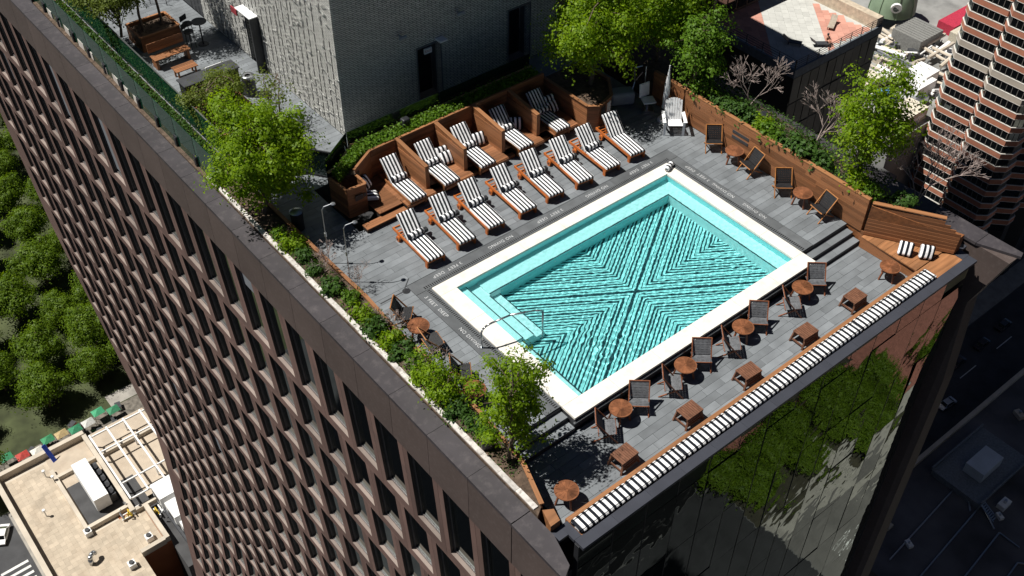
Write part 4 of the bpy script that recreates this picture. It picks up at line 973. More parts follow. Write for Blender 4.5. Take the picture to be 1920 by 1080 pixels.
MB().box(-1.3, .85, 20.0, 20.55, .01, .95).build('counter_body', blackmet, bar, world=True); MB().box(-1.35, .9, 19.95, 20.62, .952, 1.0).build('counter_top', charcoal, bar, world=True)
tube([(-.2, 20.5, 1.0), (-.2, 20.5, 1.1), (.5, 20.5, 1.1), (.5, 20.5, 1.0)], .022).build('rail', whitepl, bar, world=True)
tr = thing('round_bin', 'steel topped round bin at the end of the black bar', 'bin', (.95, 19.5, 0))
MB().cyl((0, 0, 0), (0, 0, .78), .24, .25, 18).build('body', charcoal, tr); MB().lathe([(.1, .84), (.2, .86), (.26, .8), (.25, .76)], 20).build('lid', steel, tr, True)
def box_planter(label, x0, x1, y0, y1, h):
    t = thing('timber_planter', label, 'planter', ((x0 + x1) / 2, (y0 + y1) / 2, 0)); n = int(h / .13)
    for k in range(n):
        z = .07 + k * .13
        for p, q in (((x0, y0), (x1, y0)), ((x1, y0), (x1, y1)), ((x1, y1), (x0, y1)), ((x0, y1), (x0, y0))): board('box_board', t, (*p, z), (*q, z), .03, .126, ipe)
    for p, q in (((x0, y0), (x1, y0)), ((x1, y0), (x1, y1)), ((x1, y1), (x0, y1)), ((x0, y1), (x0, y0))): board('cap_board', t, (*p, n * .13 + .01), (*q, n * .13 + .01), .1, .035, ipe_cap)
    MB().box(x0 + .02, x1 - .02, y0 + .02, y1 - .02, .012, h - .12).build('soil_fill', soil, t, world=True)
box_planter('timber planter with two slim trees on the back walkway', -.9, .75, 24.75, 26.1, .65); box_planter('timber planter holding the pine behind the black bar', -1.7, .3, 17.0, 19.2, .6)
box_planter('timber planter at the end of the walkway by the gate', -.2, .7, 15.2, 16.0, .75)
ob = thing('timber_bench', 'backed timber bench between planter and bar on the walkway', 'bench', (-.4, 23.4, 0))
for k in range(4): board('seat_board', ob, (-1.1, 23.2 + k * .12, .45), (.4, 23.2 + k * .12, .45), .11, .035, ipe)
MB().box(-1.05, -.95, 23.2, 23.6, .01, .43).build('leg', ipe_mass, ob, world=True); MB().box(.25, .35, 23.2, 23.6, .01, .43).build('leg', ipe_mass, ob, world=True)
for k in range(3): board('back_board', ob, (-1.1, 23.7, .6 + k * .13), (.4, 23.72, .6 + k * .13), .03, .12, ipe)
lt = thing('low_table', 'low slatted timber table in front of the walkway bench', 'table', (-.35, 22.2, 0))
for k in range(5): board('slat', lt, (-.8, 22.0 + k * .1, .4), (.1, 22.0 + k * .1, .4), .09, .03, ipe)
for x in (-.7, 0):
    for y in (22.02, 22.38): MB().box(x - .03, x + .03, y - .03, y + .03, .01, .384).build('leg', ipe_mass, lt, world=True)
for i, (x, y) in enumerate(((.75, 23.9), (1.0, 24.5))):
    t = thing('bar_stool', ['black bar stool nearer the bar by the tree planter', 'black bar stool farther along the tree planter'][i], 'stool', (x, y, 0), .4)
    for a in range(4): MB().beam((.18 * math.cos(a * 1.571 + .785), .18 * math.sin(a * 1.571 + .785), 0), (.13 * math.cos(a * 1.571 + .785), .13 * math.sin(a * 1.571 + .785), .72), .03, .03).build('leg', blackmet, t)
    MB().cyl((0, 0, .72), (0, 0, .77), .2, .2, 16).build('seat', blackmet, t); MB().beam((-.18, .18, .95), (.18, .18, .95), .03, .22, up=(0, 0, 1)).build('backrest', blackmet, t)
ht = thing('high_table', 'small round black high table by the bar stools', 'table', (1.25, 23.9, 0)); MB().cyl((0, 0, 1.0), (0, 0, 1.03), .3, .3, 20).build('table_top', charcoal, ht); MB().cyl((0, 0, 0), (0, 0, 1.0), .03, .03, 8).build('post', blackmet, ht); MB().cyl((0, 0, 0), (0, 0, .03), .22, .2, 16).build('base', blackmet, ht)
tag(MB().box(2.26, 2.4, 25.85, 31, .01, 1.6).box(2.24, 2.42, 25.82, 31, 1.601, 1.64, 1).build('charcoal_wall', [charcoal, whitepl]), 'charcoal wall with pale top beyond the textured penthouse', 'wall')
for i in range(2):
    t = thing('wire_chair', ['black wire chair nearer the penthouse at the top of the view', 'black wire chair farther left at the top of the view'][i], 'chair', (1.6 - i * .8, 28.0 + i * .5, 0), .5 + i)
    for s in (-1, 1):
        tube([(s * .24, -.24, 0), (s * .24, -.24, .45), (s * .24, .24, .45), (s * .24, .24, 0)], .014, 6).build('leg', blackmet, t)
    sm = MB()
    for k in range(7): sm.beam((-.24 + k * .08, -.24, .45), (-.24 + k * .08, .24, .45), .012, .012); sm.beam((-.24 + k * .08, .24, .45), (-.24 + k * .08, .3, .85), .012, .012)
    sm.build('seat', blackmet, t)
gt = thing('walkway_gate', 'black framed glass gate between the big tree and the daybeds', 'gate', (.2, 13.6, 0))
for p, q in (((-1.0, 14.6), (-.1, 14.1)), ((-.1, 14.1), (.62, 13.05))):
    board('top_rail', gt, (*p, 1.1), (*q, 1.1), .05, .05, blackmet); board('bottom_rail', gt, (*p, .06), (*q, .06), .05, .05, blackmet)
    board('glass_panel', gt, (*p, .58), (*q, .58), .014, .98, clear_glass)
for p in ((-1.0, 14.6), (-.1, 14.1), (.62, 13.05)): MB().box(p[0] - .04, p[0] + .04, p[1] - .04, p[1] + .04, .01, 1.13).build('post', blackmet, gt, world=True)

# ================================================================ PLANTS ON THE TERRACE
TG = 'trees on the roof terrace'
plant('lime_tree', 'big bright lime green tree in the planter on the brown parapet', 'tree', (-2.3, 12.7, .26), tree_parts(11, (1.75, 2.05, 1.8, 2.3), .8, .09, 210, 150, .21, .1, lime, lean=(.35, .1)), TG)
plant('lime_tree', 'slim lime green tree at the near end of the left planter by the steps', 'tree', (-2.3, .0, .26), tree_parts(12, (1.1, .95, 1.95, 1.95), .3, .05, 120, 66, .14, .09, lime, lean=(.3, .25), stems=2, shell=.25), TG)
plant('lime_shrub', 'loose lime green shrub over the round table by the left planter', 'shrub', (-2.45, 2.75, .26), tree_parts(13, (.6, .95, .65, .65), .2, .03, 48, 58, .13, .085, lime, lean=(.05, 0), stems=3), TG)
plant('lime_tree', 'tall airy lime tree in the right planting bed beside the corner bench', 'tree', (13.35, 1.2, 1.05), tree_parts(14, (1.5, 1.45, 2.35, 2.4), .6, .07, 135, 76, .2, .105, lime, lean=(.15, 0), shell=.35), TG)
plant('green_tree', 'green tree in the right planting bed behind the white chair', 'tree', (13.1, 8.2, 1.0), tree_parts(15, (1.2, 1.25, 1.5, 1.9), .5, .06, 85, 72, .2, .11, green, stems=2), TG)
plant('lime_tree', 'yellow-green tree in the timber tree box, top centre of the view', 'tree', (10.4, 10.9, .98), tree_parts(16, (2.2, 1.8, 1.9, 2.5), 1.0, .1, 220, 130, .22, .105, lime, lean=(.1, -.1)), TG)
plant('lime_tree', 'bright green tree at the far end of the timber wall, top of the view', 'tree', (13.3, 10.4, 1.0), tree_parts(17, (1.8, 1.7, 2.1, 2.7), 1.0, .09, 180, 115, .22, .105, lime), TG)
plant('pine', 'olive green pine in the timber planter behind the black bar', 'tree', (-.9, 18.2, .48), tree_parts(18, (1.3, 1.1, .85, 1.0), .4, .06, 95, 110, .15, .085, olive, stems=2), TG)
plant('sparse_tree', 'small sparse tree beside the pine next to the grey screen', 'tree', (.9, 17.4, 0), tree_parts(19, (.85, .85, .8, 1.4), .6, .04, 45, 16, .16, .09, olive, stems=2), TG)
plant('pine', 'olive green pine at the top left behind the glass', 'tree', (-1.35, 25.6, .5), tree_parts(20, (1.5, 1.4, .95, 1.9), .5, .06, 120, 110, .17, .09, olive), TG)
for i, (x, y) in enumerate(((-.5, 25.4), (.35, 25.5))):
    plant('slim_tree', ['slim dark-trunked tree in the walkway planter, nearer the glass', 'slim dark-trunked tree in the walkway planter, nearer the penthouse'][i], 'tree', (x, y, .5), tree_parts(21 + i, (1.7, 1.4, 1.1, 4.3), 2.8, .06, 75, 50, .24, .1, lime), TG)
shr = [tree_parts(30 + i, (.34, .34, .24, .2), .1, .014, 22, 36, .09, .085 + .01 * (i % 3), (green, deep, deep, lime, deep)[i % 5], stems=3) for i in range(5)]
LS = ['beside the big parapet tree', 'under the first shower post', 'between the two shower posts', 'below the second shower post', 'at the bend of the timber curb', 'behind the farthest strap chair', 'by the pale edging near the cap stones', 'behind the shaded strap chairs', 'with yellowish leaves on the pale edging', 'below the shaded table', 'behind the middle strap chair', 'by the stray red cup', 'behind the leafy table', 'left of the leafy table', 'next to the parapet tree', 'between shrub and speaker']
yl = [11.3, 10.6, 9.9, 9.2, 8.2, 7.4, 6.6, 5.9, 5.2, 4.7, 4.1, 3.6, 3.0, 2.0, 1.3, .9]
for i, (s, y) in enumerate(zip(LS, yl)):
    q = shr[(i * 3) % 5] if i != 8 else shr[3]
    plant('low_shrub', 'low leafy shrub in the left planter ' + s, 'shrub', (-2.45 + rnd.uniform(-.12, .15), y, .25), q, 'low shrubs in the left planter', rnd.uniform(0, 6), ('stems', 'foliage'), rnd.uniform(.7, 1.2))
RS = ['behind the white chair', 'next along from the white chair', 'above the farthest strap chair', 'before the garden speaker', 'beside the garden speaker', 'above the wall vents', 'past the wall vents', 'above the second wall table', 'at the foot of the airy lime tree', 'right of the airy lime tree', 'over the corner bench', 'at the tapering end of the bed']
ry = [7.6, 6.9, 6.3, 5.7, 5.0, 4.4, 3.8, 3.1, 2.3, .9, .2, -.5]
for i, (s, y) in enumerate(zip(RS, ry)):
    plant('low_shrub', 'low leafy shrub in the right planting bed ' + s, 'shrub', (12.95 + max(0, -y + .3) * .6 + rnd.uniform(-.1, .1), y, 1.05 if y > 0 else .9), shr[(i * 2) % 5], 'low shrubs in the right planting bed', rnd.uniform(0, 6), ('stems', 'foliage'), rnd.uniform(1.0, 1.6))
g = np.random.default_rng(5)
def cover(name, label, pts, size, m): o = link(name, leaves_mesh(name, pts, size, m, 9)); tag(o, label, 'ground cover', kind='stuff'); return o
P = np.stack([g.uniform(1.3, 9.0, 9000), g.uniform(12.12, 12.7, 9000), 1.22 + np.abs(g.normal(0, .13, 9000))], 1); P2 = np.stack([g.uniform(-.1, 1.3, 2200), np.zeros(2200), 1.22 + np.abs(g.normal(0, .12, 2200))], 1); P2[:, 1] = 11.75 + P2[:, 0] * .55 + g.uniform(-.3, .2, 2200)
cover('ground_cover', 'green ground cover in the planter behind the daybeds', np.concatenate([P, P2]), .09, green)
P = np.stack([g.uniform(-2.45, -1.95, 9000), g.uniform(15.7, 30.5, 9000), .2 + np.abs(g.normal(0, .1, 9000))], 1); cover('hedge_planting', 'green hedge planting between the two glass balustrades', P, .1, deep)
P = np.stack([g.uniform(12.7, 14.3, 5000), g.uniform(.2, 9.5, 5000), 1.06 + np.abs(g.normal(0, .06, 5000))], 1); cover('ground_cover', 'low green cover in the right planting bed', P, .08, deep)
P = np.stack([g.uniform(-2.75, -2.1, 1800), g.uniform(-.6, 12, 1800), .27 + np.abs(g.normal(0, .03, 1800))], 1); cover('ground_cover', 'sprouts and leaf litter on the soil of the left planter', P, .06, deep)
bs_ = [bare(51, 1.5, .02, .75).mesh('branches', twig), bare(52, 1.7, .022, .7).mesh('branches', twig), bare(53, 1.1, .012, .8, 4).mesh('branches', twig)]
for i, (x, y, z, k, s) in enumerate(((13.7, 6.2, 1.05, 0, 1.25), (13.9, 3.3, 1.05, 1, 1.1), (14.3, -.6, .7, 1, 1.35), (-2.3, 9.0, .26, 2, 1.0), (-2.2, 5.5, .26, 2, .9), (-2.2, 3.6, .26, 2, .9), (-1.75, 7.9, .1, 2, .8))):
    o = tag(link('bare_shrub', bs_[k], loc=(x, y, z), rot=(0, 0, i), scale=(s,) * 3), ['bare grey shrub in the right planting bed beside the speaker', 'bare grey shrub just left of the airy lime tree', 'bare pale shrub at the tapering end beyond the corner bench', 'leafless twiggy shrub between the shower posts', 'leafless twiggy shrub behind the farthest left chair', 'leafless twiggy shrub behind the leafy left table', 'leafless twigs at the nearer shower post'][i], 'shrub')

# ================================================================ LOW ROOF BESIDE THE STREET (far below, left)
roofp = mat('tan_roof_pavers', (.44, .37, .29), .9, .12, .5, piece=.1, dirt=((.3, .22, .15), .25, .4)); roofwall = mat('tan_parapet', (.5, .44, .36), .85, .15, .4)
darkroof = mat('dark_roof', (.06, .06, .062), .9, .2, .5)
lr = thing('low_roof_building', 'low building with tan paved roof and white machines beside the street', 'building', (0, 118, G))
RZ = -137.0
rust = mat('rust_wall', (.3, .1, .04), .8, .15, .3)
MB().box(-11.6, 2.2, 70, 135.2, G, RZ - .06).build('walls', roofwall, lr, world=True); MB().box(2.201, 7.4, 104, 135.2, G, RZ - .06).build('rust_walls', rust, lr, world=True)
MB().box(7.401, 16.5, 98, 135.2, G, RZ - .9).build('plant_level', darkroof, lr, world=True); MB().box(2.201, 16.5, 70, 97.9, G, RZ - 7).build('lower_roof', mat('grey_lower_roof', (.18, .17, .17), .9, .3, .3), lr, world=True)
rp = MB().box(-.49, .49, -.49, .49, -.05, 0).mesh('roof_paver', roofp)
cnt = 0; massr = MB()
for i in range(22):
    for j in range(44):
        x, y = -10.9 + i * .85 * 1.0, 96 + j * .87
        if x > 6.4 or (x > 2.0 and y < 105) or (x > -3.0 and y > 114.2): continue
        massr.box(x - .42, x + .42, y - .43, y + .43, RZ - .06, RZ + rnd.uniform(0, .01))
o = massr.build('roof_pavers', mat('tan_roof_mass', (.44, .37, .285), .9, .15, .4, island=.12, dirt=((.3, .22, .15), .2, .4)), lr, world=True); o['kind'] = 'stuff'
MB().box(-3, 16.5, 115.3, 135.2, RZ - .059, RZ + .02).build('roof_deck', roofp, lr, world=True); MB().box(-2.4, 4.4, 115.9, 126, RZ + .021, RZ + .04).box(5.2, 8.2, 114, 121.5, RZ + .021, RZ + .045).build('dark_roof_sheet', darkroof, lr, world=True)
def para(x0, x1, y0, y1, h=1.1): MB().box(x0, x1, y0, y1, RZ - .05, RZ + h).build('parapet', roofwall, lr, world=True)
para(-12.2, -11.3, 70, 135.8, 1.6); para(-11.29, 5.0, 134.9, 135.8, 1.4); para(4.4, 5.2, 113.2, 134.89, 1.2); para(-3.4, -2.7, 115, 131, .8); para(-2.69, 4.39, 114.6, 115.3, 1.0); para(-2.69, 16, 128.5, 129.2, .9)
para(5.21, 9.3, 113.0, 113.7, 1.0); para(6.6, 7.4, 104.2, 112.9, 1.3); para(2.2, 6.59, 104.0, 104.8, 1.3)
un = thing('roof_chiller', 'long white air handling unit on the tan low roof', 'machine', (1.3, 122.3, RZ))
MB().box(-1.35, 1.35, -5, 5, .5, 3.6).box(1.36, 2.6, -4.6, 4.2, .4, 2.2, 1).build('cabinet', [whitebox, charcoal], un)
for k in range(5): MB().cyl((1.98, -3.8 + k * 1.7, 2.2), (1.98, -3.8 + k * 1.7, 2.5), .55, .55, 12).build('fan', blackmet, un)
yp = mat('yellow_pipe', (.55, .38, .04), .5)
for i, (x, y, z) in enumerate(((12.3, 112.5, 0), (12.6, 107.4, 0), (12.9, 102.2, 0))):
    t = thing('white_roof_unit', ['white boxy unit beside the brown tower, farthest from view bottom', 'white boxy unit beside the brown tower, middle one', 'white boxy unit beside the brown tower, lowest in view'][i], 'machine', (x, y, RZ))
    MB().box(-3.2, 4, -2, 2, .3, 3.4).build('cabinet', whitebox, t); MB().box(-3.22, -3.2, -1.2, 1.2, 1, 2.6).build('louvre', charcoal, t)
pf = thing('white_pergola', 'white steel frame standing over the far part of the tan roof', 'pergola', (10, 122, RZ))
for x in (5.3, 8.6, 11.9, 15.2): board('beam', pf, (x, 114, RZ + 3.2), (x, 132, RZ + 3.2), .3, .35, whitebox)
for y in (114.3, 118.4, 127.4, 131.8): board('cross_beam', pf, (5.2, y, RZ + 2.83), (16, y, RZ + 2.83), .22, .3, whitebox)
for x in (5.3, 11.9):
    for y in (118.4, 127.4, 131.8): MB().box(x - .12, x + .12, y - .12, y + .12, RZ + .02, RZ + 2.6).build('post', whitebox, pf, world=True)
def pipes(label, x, y, n, cat='pipes'):
    t = thing('roof_pipes', label, cat, (x, y, RZ)); r = random.Random(int(x * 10 + y))
    for k in range(n):
        a = Vector((r.uniform(-1.2, 1.2), r.uniform(-1.4, 1.4), .3 + r.random() * .6)); d = r.choice([(1.8, 0, 0), (0, 1.8, 0), (0, 0, .9)]); MB().cyl(a, a + Vector(d), .13, .13, 7).build('pipe', r.choice((yp, whitebox, steel)), t)
pipes('yellow and white pipework in front of the long white unit', 3.6, 113.8, 16); pipes('yellow pipework beside the white boxy units', 8.8, 110.5, 14)
tag(tube([(9.3, 110, RZ + 1), (9.4, 104, RZ + 1), (9.6, 98, RZ + 1)], .35, 10).build('roof_duct', charcoal), 'dark duct running beside the white boxy units', 'duct')
db = tag(MB().beam((-1.6, 133.2, RZ), (-2.2, 135.0, RZ + 3.4), .8, .12).build('blue_slide', mat('blue_panel', (.02, .07, .5), .5)), 'bright blue chute leaning at the far roof edge', 'chute')
def vent(label, x, y, kind):
    t = thing('roof_vent', label, 'vent', (x, y, RZ))
    if kind == 0: tube([(0, 0, 0), (0, 0, 1.7)], .1).build('pipe', steel, t); MB().lathe([(0, 2.0), (.28, 1.9), (.3, 1.65), (0, 1.6)], 10).build('cowl', whitebox, t)
    if kind == 1: tube([(0, 0, 0), (0, 0, 1.4), (.3, .3, 1.9), (.9, .6, 1.9), (1.2, .8, 1.3)], .4, 12).build('duct', steel, t, True)
    if kind == 2: MB().box(-.6, .6, -.6, .6, 0, 1.2).build('box', whitebox, t); MB().cyl((0, 0, 1.2), (0, 0, 1.5), .4, .4, 12).build('fan', charcoal, t)
vent('slim vent pipe standing alone on the tan roof', -7.5, 122.5, 0); vent('slim vent pipe by the far parapet of the tan roof', -4.3, 130.8, 0); vent('slim vent pipe nearest the far roof corner', -3.5, 128.6, 0)
vent('curved steel duct hooking out of the tan roof', -5.2, 108.2, 1); vent('small white fan box near the rust wall', 4.6, 106.6, 2); vent('small white fan unit at the bottom of the view on the tan roof', 0, 103.4, 2); vent('bracketed vent stack in the middle of the tan roof', -3.2, 114.2, 2)
# people's clutter and cars along the street
def car(label, loc, rz, paint, group=None):
    t = thing('parked_car', label, 'car', loc, rz, group)
    b = MB(); pr = [(-2.2, .35), (-2.25, .75), (-1.4, .95), (-.75, 1.42), (.75, 1.45), (1.6, .98), (2.2, .85), (2.25, .35)]
    n = len(pr)
    for s in (1,):
        v = [(x, -.88 if z < 1 else -.68, z) for x, z in pr] + [(x, .88 if z < 1 else .68, z) for x, z in pr]
        b.add(v, [tuple(range(n)), tuple(range(n, 2 * n))[::-1]] + [(i, n + i, n + (i + 1) % n, (i + 1) % n) for i in range(n)])
    b.build('body', paint, t)
    gm = win_glass
    MB().add([(-1.36, -.72, .99), (-1.36, .72, .99), (-.8, .62, 1.41), (-.8, -.62, 1.41)], [(0, 1, 2, 3)]).build('rear_window', gm, t, loc=(-.02, 0, .015)); MB().add([(1.55, -.72, 1.02), (1.55, .72, 1.02), (.8, .62, 1.44), (.8, -.62, 1.44)], [(0, 3, 2, 1)]).build('windscreen', gm, t, loc=(.02, 0, .015))
    for s in (-1, 1):
        MB().add([(-1.2, s * .885, .98), (1.3, s * .885, .98), (.75, s * .7, 1.4), (-.7, s * .7, 1.38)], [(0, 1, 2, 3)] if s < 0 else [(3, 2, 1, 0)]).build('side_window', gm, t)
        for x in (-1.4, 1.4): MB().cyl((x, s * .7, .33), (x, s * .93, .33), .33, .33, 14).build('wheel', blackmet, t)
        MB().box(2.2, 2.27, s * .6 - .18, s * .6 + .18, .62, .76).build('headlight', whitebox, t)
    return t
wp = mat('white_car_paint', (.75, .75, .75), .3, .03, 2, coat=.5); dk = mat('dark_car_paint', (.03, .035, .045), .3, .03, 2, coat=.5)
car('white car parked at the left picture edge by the tan roof', (-15.0, 134.2, G + .02), 1.0, wp); car('pale car in the dark street right of the tower', (151.0, 41.5, G + .01), -.1, mat('silver_paint', (.45, .47, .5), .3, coat=.5))
car('white van-like car on the reflected front road', (112, -36, G + .02), .05, wp); car('blue car on the reflected front road', (104, -33, G + .02), .05, mat('blue_paint', (.03, .08, .3), .3, coat=.5))
for i, (x, y) in enumerate(((163, 47), (172, 46.8), (181, 47.1))): car('dark car parked along the shaded side street, ' + ['first', 'second', 'third'][i] + ' beyond the pale car', (x, y, G + .01), 0, dk)
st_ = []
for i in range(9):
    x, y = -8 + i * 2.7, 148.6 + rnd.uniform(-1.2, 1.6)
    t = thing('market_canopy', ['green', 'red', 'white', 'green', 'tan', 'green', 'white', 'green', 'green'][i] + ' stall canopy behind the tan roof, ' + ['first', 'second', 'third', 'fourth', 'fifth', 'sixth', 'seventh', 'eighth', 'ninth'][i] + ' from the street', 'canopy', (x, y, G + .13), .05, 'stall canopies between roof and park')
    cm = mat('canopy_%d' % i, ((.05, .25, .12), (.4, .05, .04), (.6, .58, .52), (.04, .22, .1), (.4, .3, .15), (.03, .2, .1), (.5, .5, .48), (.05, .3, .15), (.04, .2, .1))[i], .7)
    MB().add([(-1.2, -1, 2.2), (1.2, -1, 2.2), (1.2, 1, 2.2), (-1.2, 1, 2.2), (0, 0, 2.9)], [(0, 1, 4), (1, 2, 4), (2, 3, 4), (3, 0, 4), (3, 2, 1, 0)]).build('canopy', cm, t)
    for sx in (-1.1, 1.1):
        for sy in (-.9, .9): MB().box(sx - .04, sx + .04, sy - .04, sy + .04, 0, 2.2).build('pole', steel, t)
# ================================================================ PARK TREES (left) and their cousins the glass front mirrors
pt = [tree_parts(60 + i, (4.9, 4.9, 3.6, 7.6), 3, .35, 100, 170, .9, .46, parkleaf, shell=.6, droop=.15) for i in range(4)]
r = random.Random(4); spots = []
for _ in range(4000):
    x, y = r.uniform(-30, 42), r.uniform(146, 300)
    if all((x - a) ** 2 + (y - b) ** 2 > 82 for a, b in spots) and not (y < 157 and x > -13): spots.append((x, y))
    if len(spots) > 150: break
for i, (x, y) in enumerate(spots):
    plant('park_tree', 'leafy green park tree on the ground far left of the tower', 'tree', (x, y, G), pt[i % 4], 'park trees left of the tower', r.uniform(0, 6), scale=r.uniform(.8, 1.15))
spots = []
for _ in range(3000):
    x, y = r.uniform(96, 185), r.uniform(-62.5, -54)
    if 118 < x < 123 or (x > 143 and not (-58 < y < -53 and 150 < x < 172)): continue
    if all((x - a) ** 2 + (y - b) ** 2 > 48 for a, b in spots): spots.append((x, y))
    if len(spots) > 60: break
for i, (x, y) in enumerate(spots):
    plant('park_tree', 'leafy green park tree mirrored in the glass front', 'tree', (x, y, G), pt[(i + 1) % 4], 'park trees mirrored in the glass front', r.uniform(0, 6), scale=r.uniform(.75, 1.05))
# ================================================================ TERRACE BUILDING (upper right)
TZ = -33.8
pink = mat('pink_pavers', (.52, .26, .2), .85, .12, .6, piece=.12, dirt=((.38, .2, .16), .7, .5)); palep = mat('pale_pavers', (.48, .48, .45), .85, .1, .5, piece=.08, dirt=((.34, .34, .32), .6, .5))
darkg = mat('dark_cladding', (.04, .037, .032), .5, .4, .3)
tbd = thing('terrace_building', 'dark building with a pink and pale paved roof terrace', 'building', (72, 46, G))
MB().box(65.3, 79.0, 38.9, 62, G, TZ - .06).build('wall', darkg, tbd, world=True)
panel = MB().box(-.62, .62, -.06, 0, -1.45, 1.45).mesh('cladding_panel', mat('olive_cladding', (.075, .07, .055), .45, .4, .4, piece=.4))
for i in range(10):
    for j in range(12): link('cladding_panel', panel, tbd, loc=(66 + i * 1.35, 38.89, TZ - 2.2 - j * 3.1), rot=(rnd.uniform(-.03, .03), 0, rnd.uniform(-.03, .03)), world=True)
up, uw = unit(pink), unit(palep)
MB().box(65.3, 79, 38.95, 56, TZ - .06, TZ - .005).build('terrace_bed', palep, tbd, world=True)
ta = math.radians(48.8); ex, ey = Vector((math.cos(ta), math.sin(ta))), Vector((-math.sin(ta), math.cos(ta)))
for i in range(-14, 22):
    for j in range(-16, 16):
        q = Vector((69.0, 44.0)) + ex * (i * .95 + .45 * (j % 2)) + ey * (j * .72)
        if not (66.0 < q.x < 77.7 and 39.55 < q.y < 55): continue
        d_ = (q - Vector((67.71, 44.31))).dot(ey)
        link('roof_paver', uw if -5.6 < d_ < .1 else up, tbd, loc=(q.x, q.y, TZ), rot=(0, 0, ta), scale=(.935, .705, .06), world=True)
MB().box(65.2, 79.1, 38.75, 39.0, TZ - .6, TZ + .35).box(65.2, 65.45, 39.001, 56, TZ - .6, TZ + .35).build('parapet', mat('blue_grey_edge', (.12, .14, .16), .6), tbd, world=True)
MB().box(78.2, 79.1, 39.001, 56, TZ - .06, TZ + 1.3).build('side_wall', mat('tan_side', (.5, .42, .32), .7), tbd, world=True)
rl = MB()
for zz in (.6, .85, 1.1, 1.35): rl.box(65.3, 79, 38.85, 38.89, TZ + zz, TZ + zz + .04); rl.box(65.3, 65.34, 38.9, 56, TZ + zz, TZ + zz + .04)
for k in range(9): rl.box(65.3 + k * 1.7, 65.36 + k * 1.7, 38.84, 38.9, TZ + .35, TZ + 1.4); rl.box(65.29, 65.35, 38.9 + k * 2.1, 38.96 + k * 2.1, TZ + .35, TZ + 1.4)
rl.build('railing', mat('rail_dark', (.07, .06, .055), .5), tbd, world=True)
MB().box(66, 78.1, 50.6, 62, TZ, TZ + 5).build('upper_wall', mat('upper_brown', (.12, .08, .06), .5), tbd, world=True)
for k in range(7): MB().box(66.6 + k * 1.65, 68.0 + k * 1.65, 50.52, 50.59, TZ + .4, TZ + 4.4).build('window', win_glass, tbd, world=True)
def roof_lounger(label, x, y, rz, c):
    t = thing('roof_lounger', label, 'sun lounger', (x, y, TZ + .03), rz, 'loungers on the pink terrace')
    MB().box(-.32, .32, -1, .35, .28, .34).build('seat', c, t); MB().beam((0, .35, .32), (0, 1.0, .8), .64, .05).build('backrest', c, t)
    for sx in (-.28, .28):
        for sy in (-.9, .3): MB().box(sx - .03, sx + .03, sy - .03, sy + .03, 0, .28).build('leg', blackmet, t)
tanl = mat('tan_lounger', (.35, .3, .24), .7)
roof_lounger('tan lounger in the sun on the pink pavers', 75.3, 42.3, -1.1, tanl); roof_lounger('dark lounger in shade on the pale pavers', 69.3, 42.6, .5, charcoal); roof_lounger('dark lounger at the terrace corner with a person', 71.2, 40.6, .9, charcoal)
pm = mat('person_skin', (.5, .25, .17), .6)
pe = tag(bpy.data.objects.new('person', None), 'person sitting in swimwear at the terrace railing corner', 'person'); COL.objects.link(pe); pe.location = (72.0, 40.3, TZ + .03)
pmv = [((0, 0, .45), .15), ((.02, .05, .75), .17), ((0, .08, .95), .07), ((0, .05, 1.1), .1), ((-.12, -.3, .5), .09), ((-.12, -.42, .1), .06), ((-.12, -.58, .06), .05), ((.12, -.3, .5), .09), ((.12, -.42, .1), .06), ((.12, -.58, .06), .05),
       ((-.22, .06, .82), .06), ((-.3, -.05, .58), .05), ((-.24, -.25, .55), .04), ((.22, .06, .82), .06), ((.3, -.05, .58), .05), ((.24, -.25, .55), .04)]
pme = bpy.data.meshes.new('person_body'); pme.from_pydata([p for p, _ in pmv], [(0, 1), (1, 2), (2, 3), (0, 4), (4, 5), (5, 6), (0, 7), (7, 8), (8, 9), (1, 10), (10, 11), (11, 12), (1, 13), (13, 14), (14, 15)], []); pme.materials.append(pm)
pb = link('body', pme, pe); sk = pb.modifiers.new('skin', 'SKIN'); pb.modifiers.new('sub', 'SUBSURF').levels = 1
for v_, (_, rr) in zip(pme.skin_vertices[0].data, pmv): v_.radius = (rr, rr)
pme.skin_vertices[0].data[0].use_root = True
MB().lathe([(0, 1.26), (.08, 1.23), (.115, 1.14), (.11, 1.06), (0, 1.04)], 12, c=(0, .075)).build('hair', blackmet, pe, True)
# ================================================================ BRICK-BANDED TOWER (right)
bt = thing('banded_tower', 'stepped office tower with orange brick bands and dark window strips', 'tower', (185, 75, G))
brick = mat('orange_brick', (.42, .17, .105), .8, .15, .5, piece=.12); palebk = mat('pale_band', (.42, .37, .31), .8, .12, .5); bwall = mat('grey_mullion', (.16, .15, .14), .6, .1, 1); trimw = mat('white_trim', (.6, .57, .53), .7, .08, 1)
# plan, walked from the far left corner toward the viewer and round the shaded side
plan = [(181.5, 79.6), (179.3, 77.6), (179.3, 70.0), (180.6, 68.6), (176.2, 68.6), (174.2, 67.0), (174.2, 59.3), (176.0, 57.7), (179.2, 57.7), (182.0, 59.8), (183.8, 59.8), (186.5, 57.0), (189.0, 57.0), (191.6, 59.4), (193.6, 59.4), (196.4, 56.6), (199, 56.6), (202, 59), (212, 59), (212, 80)]
FH = 3.2
cx, cy = 192, 70
def inset(pl, d):
    out = []; n = len(pl)
    for i in range(n):
        p0, p1, p2 = Vector(pl[i - 1]), Vector(pl[i]), Vector(pl[(i + 1) % n]); a = (p1 - p0).normalized(); b = (p2 - p1).normalized()
        na, nb = Vector((-a.y, a.x)), Vector((-b.y, b.x)); m_ = (na + nb); m_ = m_ / max(.35, m_.length_squared / 2) if m_.length > .1 else na
        out.append((p1.x + m_.x * d, p1.y + m_.y * d))
    return out
inn = inset(plan, .22)
